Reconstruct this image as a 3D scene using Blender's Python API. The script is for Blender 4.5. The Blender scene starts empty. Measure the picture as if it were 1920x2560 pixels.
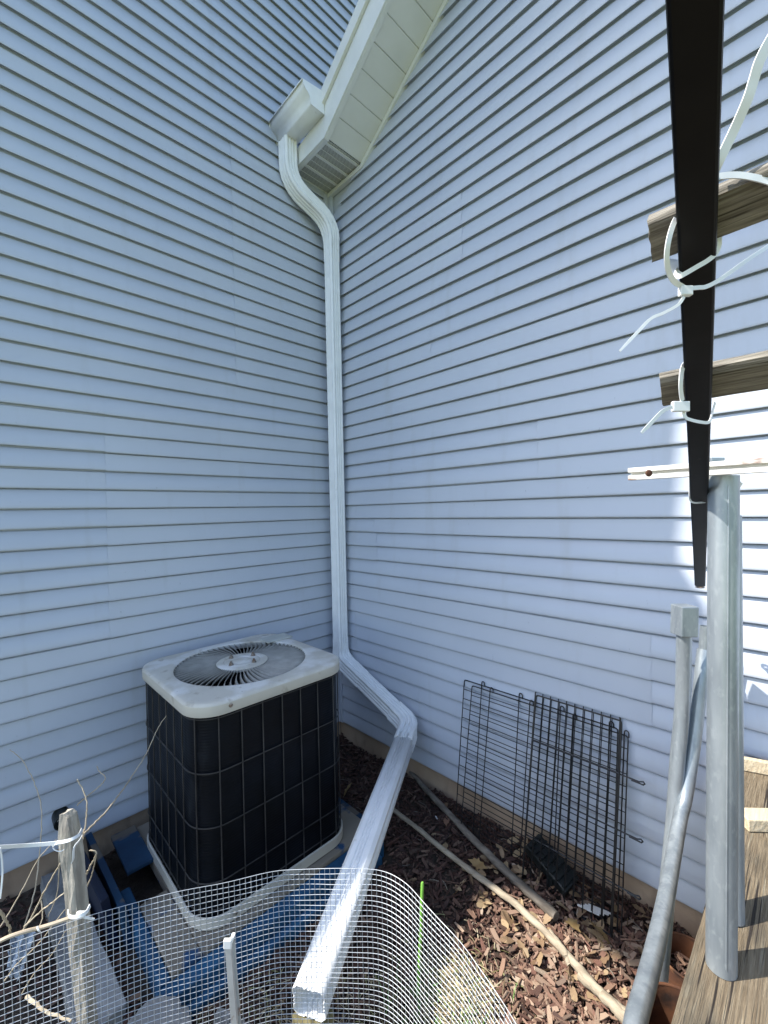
import bpy, bmesh, math, random
from mathutils import Vector, Matrix
R = math.radians
V = Vector
random.seed(7)
sc = bpy.context.scene
COL = sc.collection

# ------------------------------------------------------------------ camera
F, YAW, PIT, ROLL = 1069.516, 0.794842, -0.0040185, -0.0224028
CAM = V((-2.11672, -2.70665, 1.815))
FW = V((math.cos(PIT) * math.cos(YAW), math.cos(PIT) * math.sin(YAW), math.sin(PIT)))
_r = V((math.sin(YAW), -math.cos(YAW), 0)); _u = _r.cross(FW)
RT = _r * math.cos(ROLL) + _u * math.sin(ROLL)
UP = _u * math.cos(ROLL) - _r * math.sin(ROLL)
cd = bpy.data.cameras.new('camera'); cam = bpy.data.objects.new('camera', cd); COL.objects.link(cam)
cd.sensor_fit = 'VERTICAL'; cd.sensor_height = 24; cd.sensor_width = 18; cd.lens = F / 2560 * 24
cd.clip_start = 0.01; cd.clip_end = 500
M = Matrix.Identity(4)
for i in range(3):
    M[i][0], M[i][1], M[i][2], M[i][3] = RT[i], UP[i], -FW[i], CAM[i]
cam.matrix_world = M
sc.camera = cam

# ------------------------------------------------------------------ world, sun, exposure
SUN_H = V((-0.777, 0.629, 0)); SUN_EL = R(50)
w = bpy.data.worlds.new('World'); sc.world = w; w.use_nodes = True
nt = w.node_tree; bg = nt.nodes['Background']
sky = nt.nodes.new('ShaderNodeTexSky'); sky.sky_type = 'NISHITA'; sky.sun_disc = False
sky.sun_elevation = SUN_EL; sky.sun_rotation = math.atan2(SUN_H.x, SUN_H.y)
nt.links.new(sky.outputs[0], bg.inputs[0]); bg.inputs[1].default_value = 0.15
ld = bpy.data.lights.new('sun', 'SUN'); ld.energy = 3.4; ld.angle = R(0.6); ld.color = (1, 0.95, 0.87)
sun = bpy.data.objects.new('sun', ld); COL.objects.link(sun)
sdir = V((SUN_H.x * math.cos(SUN_EL), SUN_H.y * math.cos(SUN_EL), math.sin(SUN_EL)))
sun.rotation_euler = sdir.to_track_quat('Z', 'Y').to_euler()
sc.view_settings.view_transform = 'Standard'; sc.view_settings.look = 'None'
sc.view_settings.exposure = 1.32; sc.view_settings.gamma = 1

# ------------------------------------------------------------------ measuring helpers
def ray(u, v): return FW + RT * ((u - 960) / F) - UP * ((v - 1280) / F)
def at(u, v, d): return CAM + ray(u, v) * d
def onz(u, v, z): r = ray(u, v); return CAM + r * ((z - CAM.z) / r.z)
def onx(u, v, x): r = ray(u, v); return CAM + r * ((x - CAM.x) / r.x)

# ------------------------------------------------------------------ mesh helpers
class MB:
    def __init__(s): s.v = []; s.f = []
    def add(s, vs, fs):
        n = len(s.v); s.v += [V(x) for x in vs]; s.f += [tuple(i + n for i in f) for f in fs]; return s
    def box(s, lo, hi, m=None):
        x0, y0, z0 = lo; x1, y1, z1 = hi
        vs = [V((x, y, z)) for z in (z0, z1) for y in (y0, y1) for x in (x0, x1)]
        if m is not None: vs = [m @ p for p in vs]
        return s.add(vs, [(0, 2, 3, 1), (4, 5, 7, 6), (0, 1, 5, 4), (2, 6, 7, 3), (0, 4, 6, 2), (1, 3, 7, 5)])
    def obox(s, c, ax, ay, az):  # oriented box by centre and half-axis vectors
        vs = [c + ax * i + ay * j + az * k for k in (-1, 1) for j in (-1, 1) for i in (-1, 1)]
        return s.add(vs, [(0, 2, 3, 1), (4, 5, 7, 6), (0, 1, 5, 4), (2, 6, 7, 3), (0, 4, 6, 2), (1, 3, 7, 5)])
    def prism(s, poly, off):  # polygon extruded by vector
        n = len(poly); poly = [V(p) for p in poly]; off = V(off)
        return s.add(poly + [p + off for p in poly],
                     [tuple(range(n))[::-1], tuple(range(n, 2 * n))] + [(i, (i + 1) % n, (i + 1) % n + n, i + n) for i in range(n)])
    def sweep(s, sec, pts, a0, scale=None, caps=True, closed_sec=True, twist=0):
        """section (2D list) swept along pts; a0 = first axis of the section at the start"""
        pts = [V(p) for p in pts]; n = len(pts); m = len(sec); base = len(s.v)
        t = []
        for i in range(n):
            a = (pts[i] - pts[i - 1]).normalized() if i else None
            b = (pts[i + 1] - pts[i]).normalized() if i < n - 1 else None
            t.append((a or b) if not (a and b) else ((a + b).normalized() if (a + b).length > 1e-6 else a))
        A = V(a0); A = (A - t[0] * A.dot(t[0])).normalized()
        for i in range(n):
            if i:
                q = t[i - 1].rotation_difference(t[i]); A = q @ A; A = (A - t[i] * A.dot(t[i])).normalized()
            B = t[i].cross(A); k = scale[i] if scale else 1.0; tw = twist * i / (n - 1); ct_, st_ = math.cos(tw), math.sin(tw)
            for (x, y) in sec: s.v.append(pts[i] + A * ((x * ct_ - y * st_) * k) + B * ((x * st_ + y * ct_) * k))
        for i in range(n - 1):
            for j in range(m if closed_sec else m - 1):
                j2 = (j + 1) % m
                s.f.append((base + i * m + j, base + i * m + j2, base + (i + 1) * m + j2, base + (i + 1) * m + j))
        if caps and closed_sec:
            s.f.append(tuple(base + j for j in range(m))[::-1]); s.f.append(tuple(base + (n - 1) * m + j for j in range(m)))
        return s
    def tube(s, pts, r, n=6, scale=None, caps=True):
        pts = [V(p) for p in pts]; d = (pts[1] - pts[0]).normalized()
        a = V((0, 0, 1)) if abs(d.z) < .9 else V((1, 0, 0))
        sec = [(r * math.cos(2 * math.pi * i / n), r * math.sin(2 * math.pi * i / n)) for i in range(n)]
        return s.sweep(sec, pts, a.cross(d), scale, caps)
    def lathe(s, prof, c, n=32, axis=None):  # prof = [(r, h)], around axis through c
        c = V(c); az = V(axis or (0, 0, 1)).normalized()
        ax = az.orthogonal().normalized(); ay = az.cross(ax); b = len(s.v)
        for (r, h) in prof:
            for i in range(n):
                a = 2 * math.pi * i / n; s.v.append(c + az * h + (ax * math.cos(a) + ay * math.sin(a)) * r)
        for k in range(len(prof) - 1):
            for i in range(n):
                i2 = (i + 1) % n; s.f.append((b + k * n + i, b + k * n + i2, b + (k + 1) * n + i2, b + (k + 1) * n + i))
        return s

def fillet(pts, r, n=8):
    pts = [V(p) for p in pts]; out = [pts[0]]
    for i in range(1, len(pts) - 1):
        a = (pts[i - 1] - pts[i]); b = (pts[i + 1] - pts[i]); la, lb = a.length, b.length
        a.normalize(); b.normalize(); k = min(r, la * .48, lb * .48)
        p, q = pts[i] + a * k, pts[i] + b * k
        for j in range(n + 1):
            t = j / n; out.append(p * (1 - t) ** 2 + pts[i] * (2 * t * (1 - t)) + q * t * t)
    out.append(pts[-1]); return out
def smooth_path(pts, n=6):  # Catmull-Rom
    pts = [V(p) for p in pts]; P = [pts[0] * 2 - pts[1]] + pts + [pts[-1] * 2 - pts[-2]]; out = []
    for i in range(1, len(P) - 2):
        for j in range(n):
            t = j / n; a, b, c, d = P[i - 1:i + 3]
            out.append(.5 * ((2 * b) + (c - a) * t + (2 * a - 5 * b + 4 * c - d) * t * t + (3 * b - a - 3 * c + d) * t ** 3))
    out.append(pts[-1]); return out

def empty(name, loc, label, cat, group=None):
    o = bpy.data.objects.new(name, None); COL.objects.link(o); o.location = V(loc)
    o.empty_display_size = .05; o['label'] = label; o['category'] = cat
    if group: o['group'] = group
    return o
def wloc(o):
    l = V((0, 0, 0))
    while o: l = l + o.location; o = o.parent
    return l
def obj(name, mb, mat, parent=None, smooth=False, bevel=0, label=None, cat=None, group=None, kind=None, loc=None, recalc=True):
    me = bpy.data.meshes.new(name)
    if parent is not None: base = wloc(parent)
    else: base = V(loc) if loc is not None else V((0, 0, 0))
    me.from_pydata([v - base for v in mb.v], [], mb.f); me.validate()
    if recalc:
        bm = bmesh.new(); bm.from_mesh(me); bmesh.ops.recalc_face_normals(bm, faces=bm.faces[:]); bm.to_mesh(me); bm.free()
    me.materials.append(mat)
    if smooth:
        me.polygons.foreach_set('use_smooth', [True] * len(me.polygons))
        me.set_sharp_from_angle(angle=R(40))
    o = bpy.data.objects.new(name, me); COL.objects.link(o)
    if parent is not None: o.parent = parent
    else: o.location = base
    if bevel:
        b = o.modifiers.new('bevel', 'BEVEL'); b.width = bevel; b.segments = 2; b.limit_method = 'ANGLE'; b.angle_limit = R(35)
    if label: o['label'] = label
    if cat: o['category'] = cat
    if group: o['group'] = group
    if kind: o['kind'] = kind
    return o

# ------------------------------------------------------------------ materials
def mat(name, col, rough=.5, metal=0, col2=None, nscale=6, stretch=(1, 1, 1), amount=1.0, bump=0, bscale=None, bstretch=None,
        spec=.5, detail=6, ramp=(.35, .7), bdist=.01):
    m = bpy.data.materials.new(name); m.use_nodes = True; t = m.node_tree; b = t.nodes['Principled BSDF']
    b.inputs['Roughness'].default_value = rough; b.inputs['Metallic'].default_value = metal
    b.inputs['Specular IOR Level'].default_value = spec
    tc = t.nodes.new('ShaderNodeTexCoord')
    if col2:
        mp = t.nodes.new('ShaderNodeMapping'); mp.inputs['Scale'].default_value = stretch
        no = t.nodes.new('ShaderNodeTexNoise'); no.inputs['Scale'].default_value = nscale; no.inputs['Detail'].default_value = detail
        rp = t.nodes.new('ShaderNodeValToRGB'); rp.color_ramp.elements[0].position, rp.color_ramp.elements[1].position = ramp
        rp.color_ramp.elements[0].color = (*col, 1); rp.color_ramp.elements[1].color = (*col2, 1)
        t.links.new(tc.outputs['Object'], mp.inputs[0]); t.links.new(mp.outputs[0], no.inputs['Vector'])
        t.links.new(no.outputs['Fac'], rp.inputs[0]); t.links.new(rp.outputs[0], b.inputs['Base Color'])
    else: b.inputs['Base Color'].default_value = (*col, 1)
    if bump:
        mp2 = t.nodes.new('ShaderNodeMapping'); mp2.inputs['Scale'].default_value = bstretch or stretch
        n2 = t.nodes.new('ShaderNodeTexNoise'); n2.inputs['Scale'].default_value = bscale or nscale; n2.inputs['Detail'].default_value = 5
        bp = t.nodes.new('ShaderNodeBump'); bp.inputs['Strength'].default_value = bump; bp.inputs['Distance'].default_value = bdist
        t.links.new(tc.outputs['Object'], mp2.inputs[0]); t.links.new(mp2.outputs[0], n2.inputs['Vector'])
        t.links.new(n2.outputs['Fac'], bp.inputs['Height']); t.links.new(bp.outputs[0], b.inputs['Normal'])
    return m
def islands(m, cols):  # per-piece colour
    t = m.node_tree; b = t.nodes['Principled BSDF']; g = t.nodes.new('ShaderNodeNewGeometry'); rp = t.nodes.new('ShaderNodeValToRGB')
    rp.color_ramp.interpolation = 'CONSTANT' if False else 'LINEAR'
    e = rp.color_ramp.elements
    while len(e) < len(cols): e.new(.5)
    for i, c in enumerate(cols): e[i].position = i / (len(cols) - 1); e[i].color = (*c, 1)
    t.links.new(g.outputs['Random Per Island'], rp.inputs[0]); t.links.new(rp.outputs[0], b.inputs['Base Color'])
    return m
def overlay(m, col, scale, lo, hi, stretch=(1, 1, 1), detail=6, rough=None):  # blotches laid over the base colour (dirt, worn paint, rust)
    t = m.node_tree; b = t.nodes['Principled BSDF']; tc = t.nodes.new('ShaderNodeTexCoord')
    mp = t.nodes.new('ShaderNodeMapping'); mp.inputs['Scale'].default_value = stretch; mp.inputs['Location'].default_value = (3.1, 1.7, .4)
    no = t.nodes.new('ShaderNodeTexNoise'); no.inputs['Scale'].default_value = scale; no.inputs['Detail'].default_value = detail
    mr = t.nodes.new('ShaderNodeMapRange'); mr.inputs['From Min'].default_value = lo; mr.inputs['From Max'].default_value = hi
    mx = t.nodes.new('ShaderNodeMixRGB'); mx.inputs[2].default_value = (*col, 1)
    bc = b.inputs['Base Color']
    if bc.is_linked: t.links.new(bc.links[0].from_socket, mx.inputs[1])
    else: mx.inputs[1].default_value = bc.default_value[:]
    t.links.new(tc.outputs['Object'], mp.inputs[0]); t.links.new(mp.outputs[0], no.inputs['Vector'])
    t.links.new(no.outputs['Fac'], mr.inputs[0]); t.links.new(mr.outputs[0], mx.inputs[0]); t.links.new(mx.outputs[0], bc)
    return m

m_siding = mat('vinyl_siding', (.455, .492, .555), .38, col2=(.495, .532, .59), nscale=1.6, bump=.35, bscale=2.2, bstretch=(1, 1, 6), bdist=.006)
overlay(m_siding, (.40, .42, .44), 3.2, .58, .95, stretch=(3.5, 3.5, .35), detail=8)
overlay(m_siding, (.33, .36, .41), 55, .72, .80, stretch=(1, 1, .5))
m_trim = mat('white_trim', (.74, .75, .72), .4, col2=(.68, .69, .66), nscale=9)
m_soffit = mat('cream_soffit', (.72, .725, .69), .5, col2=(.67, .675, .635), nscale=5)
m_alu = mat('white_aluminium', (.82, .83, .83), .45, col2=(.76, .77, .765), nscale=14, spec=.3, bump=.12, bscale=40, bdist=.002)
overlay(m_alu, (.60, .59, .55), 18, .66, .8, stretch=(1, 1, .4))
m_shingle = mat('asphalt_shingle', (.04, .04, .045), .9, col2=(.08, .075, .07), nscale=60)
m_found = mat('parged_concrete', (.36, .255, .175), .9, col2=(.50, .38, .27), nscale=3.5, bump=.5, bscale=45, bdist=.004)
overlay(m_found, (.17, .12, .085), 9, .55, .8, stretch=(1, 1, .35))
m_soil = mat('dark_soil', (.022, .016, .012), .95, col2=(.06, .042, .03), nscale=14, bump=1, bscale=50, bdist=.02)
m_mulch = islands(mat('wood_mulch', (.1, .06, .04), .85, bump=.5, bscale=120, bdist=.002),
                  [(.026, .014, .011), (.065, .030, .021), (.095, .045, .032), (.035, .020, .015), (.14, .080, .056), (.070, .034, .025), (.040, .023, .018), (.20, .13, .09)])
m_chips = islands(mat('sun_lightened_chips', (.3, .2, .14), .85, bump=.5, bscale=90, bdist=.002),
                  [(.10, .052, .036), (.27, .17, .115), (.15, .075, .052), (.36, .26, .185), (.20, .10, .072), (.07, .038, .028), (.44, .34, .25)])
m_litter = islands(mat('leaf_litter', (.2, .13, .06), .8), [(.12, .075, .04), (.28, .19, .105), (.38, .28, .16), (.19, .11, .06), (.33, .24, .145)])
m_leaf = mat('dry_leaf', (.36, .25, .11), .7, col2=(.26, .16, .06), nscale=30)
m_lid = mat('beige_enamel', (.54, .515, .45), .5, col2=(.47, .445, .385), nscale=5, bump=.2, bscale=60, bdist=.002)
overlay(m_lid, (.64, .63, .60), 7, .47, .60, detail=12)
overlay(m_lid, (.36, .33, .27), 16, .60, .72, detail=10)
overlay(m_lid, (.10, .085, .07), 70, .70, .76)
m_blade = mat('beige_enamel_blade', (.26, .255, .23), .5, col2=(.36, .35, .32), nscale=14)
m_rim = mat('beige_enamel_rim', (.56, .53, .45), .5, col2=(.50, .475, .41), nscale=5)
overlay(m_rim, (.33, .29, .22), 14, .64, .78)
m_coil = mat('dark_condenser_fins', (.0018, .003, .005), .45, col2=(.004, .006, .010), nscale=7, spec=.16)
overlay(m_coil, (.022, .026, .03), 6, .64, .84, stretch=(1, 1, .6))
t = m_coil.node_tree
wv = t.nodes.new('ShaderNodeTexWave'); wv.bands_direction = 'Z'; wv.inputs['Scale'].default_value = 26; wv.inputs['Distortion'].default_value = .6
tcn = t.nodes.new('ShaderNodeTexCoord'); bpn = t.nodes.new('ShaderNodeBump'); bpn.inputs['Strength'].default_value = .35; bpn.inputs['Distance'].default_value = .0015
t.links.new(tcn.outputs['Object'], wv.inputs['Vector']); t.links.new(wv.outputs['Fac'], bpn.inputs['Height'])
t.links.new(bpn.outputs[0], t.nodes['Principled BSDF'].inputs['Normal'])
m_guard = mat('plastic_coated_wire', (.018, .018, .018), .45, col2=(.055, .052, .05), nscale=9)
m_black = mat('black_wire', (.012, .012, .013), .35)
m_bolt = mat('zinc_bolt', (.38, .36, .33), .4, .8, col2=(.20, .12, .07), nscale=60)
m_blue = mat('worn_blue_paint', (.004, .028, .068), .7, col2=(.008, .052, .115), nscale=8, bump=.4, bscale=50, bdist=.003)
overlay(m_blue, (.13, .11, .085), 6, .53, .57, stretch=(.5, 1, 1), detail=8)
m_blue2 = mat('blue_painted_trim', (.008, .058, .130), .6, col2=(.014, .10, .21), nscale=6, bump=.4, bscale=40, bdist=.003)
overlay(m_blue2, (.11, .10, .08), 7, .64, .67, stretch=(.5, 1, 1), detail=8)
m_padtop = mat('worn_pad_top', (.19, .165, .13), .85, col2=(.27, .235, .185), nscale=5, stretch=(.35, 1, 1), bump=.5, bscale=30, bdist=.004)
overlay(m_padtop, (.010, .055, .14), 4.2, .575, .61, detail=9)
m_navy = mat('navy_board', (.003, .007, .022), .5, col2=(.005, .013, .042), nscale=5)
m_conc = mat('grey_concrete', (.20, .195, .185), .92, col2=(.30, .295, .28), nscale=9, bump=.7, bscale=60, bdist=.006)
m_wood_g = mat('weathered_grey_wood', (.13, .115, .095), .85, col2=(.30, .27, .225), nscale=5, stretch=(14, 1.2, 14), bump=.8, bscale=6, bstretch=(20, 1.5, 20), bdist=.005)
m_slat = mat('weathered_slat_wood', (.13, .115, .09), .85, col2=(.31, .285, .235), nscale=6, stretch=(46, 2.5, 46), bump=1, bscale=6, bstretch=(60, 2.2, 60), bdist=.003)
overlay(m_slat, (.05, .042, .03), 8, .60, .68, stretch=(40, 1.4, 40), detail=3)
m_deck = mat('deck_timber', (.125, .092, .055), .85, col2=(.235, .185, .12), nscale=6, stretch=(1.5, 34, 8), bump=1, bscale=7, bstretch=(2.2, 60, 8), bdist=.006)
overlay(m_deck, (.28, .24, .17), 9, .58, .72, stretch=(1.2, 14, 4), detail=10)
overlay(m_deck, (.085, .072, .05), 3.5, .52, .7, stretch=(1.2, 3, 3))
overlay(m_deck, (.022, .015, .010), 5, .60, .63, stretch=(.45, 17, 8), detail=2)
m_newwood = mat('pale_cut_wood', (.52, .41, .26), .75, col2=(.62, .52, .36), nscale=6, stretch=(2, 20, 12), bump=.4)
m_stake = mat('grey_stake_wood', (.24, .22, .185), .9, col2=(.42, .39, .33), nscale=8, stretch=(9, 9, 1.6), bump=.9, bscale=12, bstretch=(7, 7, 2), bdist=.006)
m_branch = mat('dead_branch', (.12, .10, .078), .9, col2=(.26, .225, .18), nscale=8, stretch=(6, 1.2, 6), bump=.7, bscale=20, bdist=.004)
m_galv = mat('galvanised_steel', (.235, .27, .295), .38, .5, col2=(.39, .43, .455), nscale=9, stretch=(2.5, 2.5, .5), bump=.12, bscale=50, bstretch=(2, 2, .3), bdist=.002)
overlay(m_galv, (.22, .25, .275), 22, .56, .75, stretch=(2, 2, .25))
overlay(m_galv, (.42, .46, .48), 90, .54, .90, stretch=(1, 1, .5))
overlay(m_galv, (.21, .24, .265), 30, .56, .95, stretch=(1.6, 1.6, .05))
m_bar = mat('black_steel_bar', (.0022, .0023, .0026), .5, col2=(.005, .0048, .0046), nscale=15, stretch=(1, 1, 3), spec=.22, bump=.15, bscale=60, bdist=.001)
overlay(m_bar, (.03, .028, .026), 45, .70, .76)
m_tie = mat('white_nylon', (.76, .77, .76), .35)
m_tie.node_tree.nodes['Principled BSDF'].inputs['Subsurface Weight'].default_value = 0
m_strut = mat('white_paint_rusty', (.76, .74, .69), .5, col2=(.68, .66, .62), nscale=10)
overlay(m_strut, (.20, .075, .03), 22, .60, .68, stretch=(1, .5, 1), detail=8)
m_rust = mat('rusty_steel', (.055, .020, .010), .85, col2=(.15, .058, .022), nscale=8, bump=.4, bscale=40, bdist=.003)
overlay(m_rust, (.30, .14, .055), 7, .56, .66, detail=10)
overlay(m_rust, (.025, .012, .008), 12, .55, .66, detail=10)
m_mesh = mat('galvanised_mesh', (.42, .44, .445), .45, .4, col2=(.60, .62, .63), nscale=9)
m_green = mat('green_coated_stake', (.14, .34, .045), .4, col2=(.19, .42, .07), nscale=30)
m_upost = mat('grey_painted_post', (.50, .49, .46), .5, .3, col2=(.60, .59, .56), nscale=20)
overlay(m_upost, (.26, .10, .04), 25, .60, .68)
m_stem = mat('dry_stem', (.34, .28, .19), .8, col2=(.46, .40, .30), nscale=30)
m_plastic = mat('pale_plastic_sheet', (.50, .54, .57), .35, col2=(.40, .44, .48), nscale=12)
m_tray = mat('black_plastic', (.008, .010, .010), .45, col2=(.016, .022, .020), nscale=10)
m_straw = islands(mat('straw', (.4, .33, .2), .8), [(.44, .36, .22), (.30, .23, .13), (.52, .45, .30), (.20, .22, .07), (.38, .30, .19)])
m_grass = islands(mat('green_blade', (.08, .2, .03), .6), [(.06, .15, .03), (.11, .25, .05), (.16, .30, .09)])
m_paper = mat('white_paper', (.75, .74, .70), .7)
m_hole = mat('perforated_soffit', (.62, .62, .57), .5)
t = m_hole.node_tree; tcn = t.nodes.new('ShaderNodeTexCoord'); mpn = t.nodes.new('ShaderNodeMapping')
mpn.inputs['Rotation'].default_value = (0, 0, R(45))
vn = t.nodes.new('ShaderNodeTexVoronoi'); vn.inputs['Scale'].default_value = 105; vn.inputs['Randomness'].default_value = 0; vn.voronoi_dimensions = '2D'
mrn = t.nodes.new('ShaderNodeMapRange'); mrn.inputs['From Min'].default_value = .30; mrn.inputs['From Max'].default_value = .36
mxn = t.nodes.new('ShaderNodeMixRGB'); mxn.inputs[1].default_value = (.05, .05, .045, 1); mxn.inputs[2].default_value = (.60, .60, .54, 1)
t.links.new(tcn.outputs['Object'], mpn.inputs[0]); t.links.new(mpn.outputs[0], vn.inputs['Vector']); t.links.new(vn.outputs['Distance'], mrn.inputs[0])
t.links.new(mrn.outputs[0], mxn.inputs[0]); t.links.new(mxn.outputs[0], t.nodes['Principled BSDF'].inputs['Base Color'])
m_ground = mat('soil_and_lawn', (.030, .022, .016), .95, col2=(.075, .055, .038), nscale=9, bump=1, bscale=40, bdist=.02)
t = m_ground.node_tree; tcn = t.nodes.new('ShaderNodeTexCoord'); sx = t.nodes.new('ShaderNodeSeparateXYZ')
t.links.new(tcn.outputs['Object'], sx.inputs[0])
mrn = t.nodes.new('ShaderNodeMapRange'); mrn.inputs['From Min'].default_value = -2.6; mrn.inputs['From Max'].default_value = -3.4
mxn = t.nodes.new('ShaderNodeMixRGB'); mxn.inputs[2].default_value = (.15, .19, .07, 1)
bc = t.nodes['Principled BSDF'].inputs['Base Color']; t.links.new(bc.links[0].from_socket, mxn.inputs[1])
t.links.new(sx.outputs['Y'], mrn.inputs[0]); t.links.new(mrn.outputs[0], mxn.inputs[0]); t.links.new(mxn.outputs[0], bc)

# ------------------------------------------------------------------ ground
def gh(x, y):
    return (.010 * math.sin(5.1 * x + 2.3 * y) + .008 * math.sin(11 * y - 6 * x + 1) + .006 * math.sin(23 * x + 17 * y) - .008
            + .022 * math.exp(min(0, x) / .07) * (.6 + .4 * math.sin(y * 7.3)) + .02 * math.exp(min(0, y) / .07))
def axis(lo, hi, step, far):
    a = [lo + i * step for i in range(int((hi - lo) / step) + 1)]
    return [lo - far, lo - far / 4, lo - 4, lo - 1] + a + [hi + 1, hi + 4, hi + far / 4, hi + far]
gx, gy = axis(-3.2, .4, .045, 200), axis(-4, .4, .045, 200)
g = MB()
for y in gy:
    for x in gx:
        near = -3.2 <= x <= .4 and -4 <= y <= .4
        g.v.append(V((x, y, gh(x, y) if near else -.008)))
nx = len(gx)
for j in range(len(gy) - 1):
    for i in range(nx - 1): g.f.append((j * nx + i, j * nx + i + 1, (j + 1) * nx + i + 1, (j + 1) * nx + i))
obj('ground', g, m_ground, smooth=True, kind='structure')

# ------------------------------------------------------------------ siding walls
Z0 = 0.1626; C = 0.1
def siding(axis_, a0, a1, top, seams, rnd, offs=.0, k0=0):
    """clapboard courses; axis_ 'x' = wall along x facing -y, 'y' = wall along y facing -x"""
    mb = MB(); n = int((top - Z0) / C) + 1
    for k in range(k0, n):
        zb = Z0 + k * C; zt = zb + C
        cuts = sorted([s for (s, lo, hi) in seams if lo <= k <= hi])
        e = [a0] + cuts + [a1]
        for i in range(len(e) - 1):
            o = .0026 * (i % 2) + rnd.uniform(-.0005, .0005)
            dz = rnd.uniform(-.0012, .0012) + (-.0022 if i % 2 else 0)
            lap = .02 if (i % 2 and i < len(e) - 1) else 0
            p0, p1 = e[i] - lap * (1 if i else 0), e[i + 1]
            nseg = max(1, int(abs(p1 - p0) / .35))
            prof = [(-.0020, zb + .0130), (-.0230 - o, zb + dz + .0125), (-.0245 - o, zb + dz + .0005), (-.0268 - o, zb + dz), (-.0280 - o, zb + dz + .0025), (-.0270 - o, zb + dz + .012), (-.0140 - o, zt - .0105), (-.0105 - o, zt - .0075), (-.0030 - o, zt - .0050), (-.0030 - o, zt + .0135)]
            b = len(mb.v); m = len(prof)
            for j in range(nseg + 1):
                q = p0 + (p1 - p0) * j / nseg; wv_ = .0007 * math.sin(q * 3.1 + k * 1.7) + .0005 * math.sin(q * 7.3 + k)
                for (d, z) in prof:
                    dd = d + (wv_ if d < -.006 else 0); zz = z + .0006 * math.sin(q * 2.1 + k * 2.2)
                    mb.v.append(V((q, dd + offs, zz)) if axis_ == 'x' else V((dd + offs, q, zz)))
            for j in range(nseg):
                for h in range(m - 1):
                    f = (b + j * m + h, b + (j + 1) * m + h, b + (j + 1) * m + h + 1, b + j * m + h + 1)
                    mb.f.append(f)
    return mb
rnd = random.Random(3)
LX = -2.38
lw = empty('house_wall', (-1.6, .1, 0), 'tall blue-grey clapboard wall on the left, behind the air conditioner', 'wall')
obj('upper_siding', siding('x', -.001, 2.6, 10.4, [], random.Random(8), k0=43), m_siding, lw, smooth=True)
obj('siding', siding('x', LX, 0, 10.4, [(-2.35, 4, 9), (-1.55, 10, 22), (-.8, 25, 40)], rnd), m_siding, lw, smooth=True)
obj('foundation', MB().box((LX + .02, .002, -.3), (0, .2, Z0 + .004)), m_found, lw)
b = MB().box((LX, .004, Z0 + .006), (-.001, 7, 10.5)); b.box((0, .004, 4.4), (2.6, 7, 10.5)); b.box((-2.91, .03, 4.15), (LX - .003, 7, 10.5)); b.box((-3.03, .034, 4.2), (-2.914, 6, 6.0)); b.box((-3.45, .001, 7.55), (-2.913, 7, 10.5))  # house mass, plus unseen outer boxes added to shape the sun patch
obj('unseen_sun_blocker', MB().prism([(LX - .001, .03, -.1), (LX - .001, .03, 3.02), (-3.30, .03, 3.36), (-3.30, .03, -.1)], (0, 4, 0)), m_siding, lw, bevel=.01)  # out-of-view sloped prism, added to keep low sun off the bed
obj('house_body_and_sun_blockers', b, m_siding, lw)
obj('corner_trim', MB().box((-.064, -.0305, Z0 - .006), (-.0315, -.0005, 4.30)), m_siding, lw, bevel=.002)

SL = .667; EZ = 4.315; EX = -.358; EY = -.42        # eave: soffit height, overhang, kink
gw = empty('gable_wall', (.1, -2, 0), 'blue-grey clapboard gable wall on the right under the cream eave', 'wall')
ms = siding('y', -4.6, 0, 7.4, [(-.23, 6, 8), (-.47, 13, 15), (-2.17, 7, 10), (-1.0, 26, 27), (-1.25, 31, 34), (-1.7, 18, 20), (-2.9, 15, 25)], rnd)
# clip the wall to the rake line
bm = bmesh.new(); tmp = bpy.data.meshes.new('t'); tmp.from_pydata(ms.v, [], ms.f); bm.from_mesh(tmp)
bmesh.ops.bisect_plane(bm, geom=bm.verts[:] + bm.edges[:] + bm.faces[:], plane_co=(0, EY, EZ + .03), plane_no=(0, SL, 1), clear_outer=True)
bmesh.ops.bisect_plane(bm, geom=bm.verts[:] + bm.edges[:] + bm.faces[:], plane_co=(0, 0, EZ + .03), plane_no=(0, 0.0001, 1), clear_outer=False)
bm.verts.index_update(); ms = MB(); ms.v = [v.co.copy() for v in bm.verts]; ms.f = [tuple(v.index for v in f.verts) for f in bm.faces]; bm.free(); bpy.data.meshes.remove(tmp)
obj('siding', ms, m_siding, gw, smooth=True)
obj('foundation', MB().box((.002, -4.6, -.3), (.2, -.001, Z0 + .004)), m_found, gw)
obj('corner_trim', MB().box((-.031, -.064, Z0 - .006), (-.0005, -.0005, 4.30)), m_siding, gw, bevel=.002)
YE = -4.4
def rk(y, dz=0): return EZ + SL * (EY - y) + dz
obj('wall_body', MB().prism([(.004, -.001, Z0 + .006), (.004, -.001, EZ), (.004, EY, EZ + .01), (.004, YE, rk(YE)), (.004, YE, Z0 + .006)], (.25, 0, 0)), m_siding, gw)
# sloping soffit panels, each one board with a shallow groove; seam every .113 m
sp = MB(); y = EY
while y > YE + .12:
    y2 = y - .113
    for (ya, yb, dz) in ((y, y - .006, .008), (y - .006, y2, 0.0)):
        sp.prism([(EX + .012, ya, rk(ya, dz)), (EX + .012, yb, rk(yb, dz)), (EX + .012, yb, rk(yb, .02)), (EX + .012, ya, rk(ya, .02))], (-EX - .016, 0, 0))
    y = y2
obj('soffit', sp, m_soffit, gw)
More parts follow.
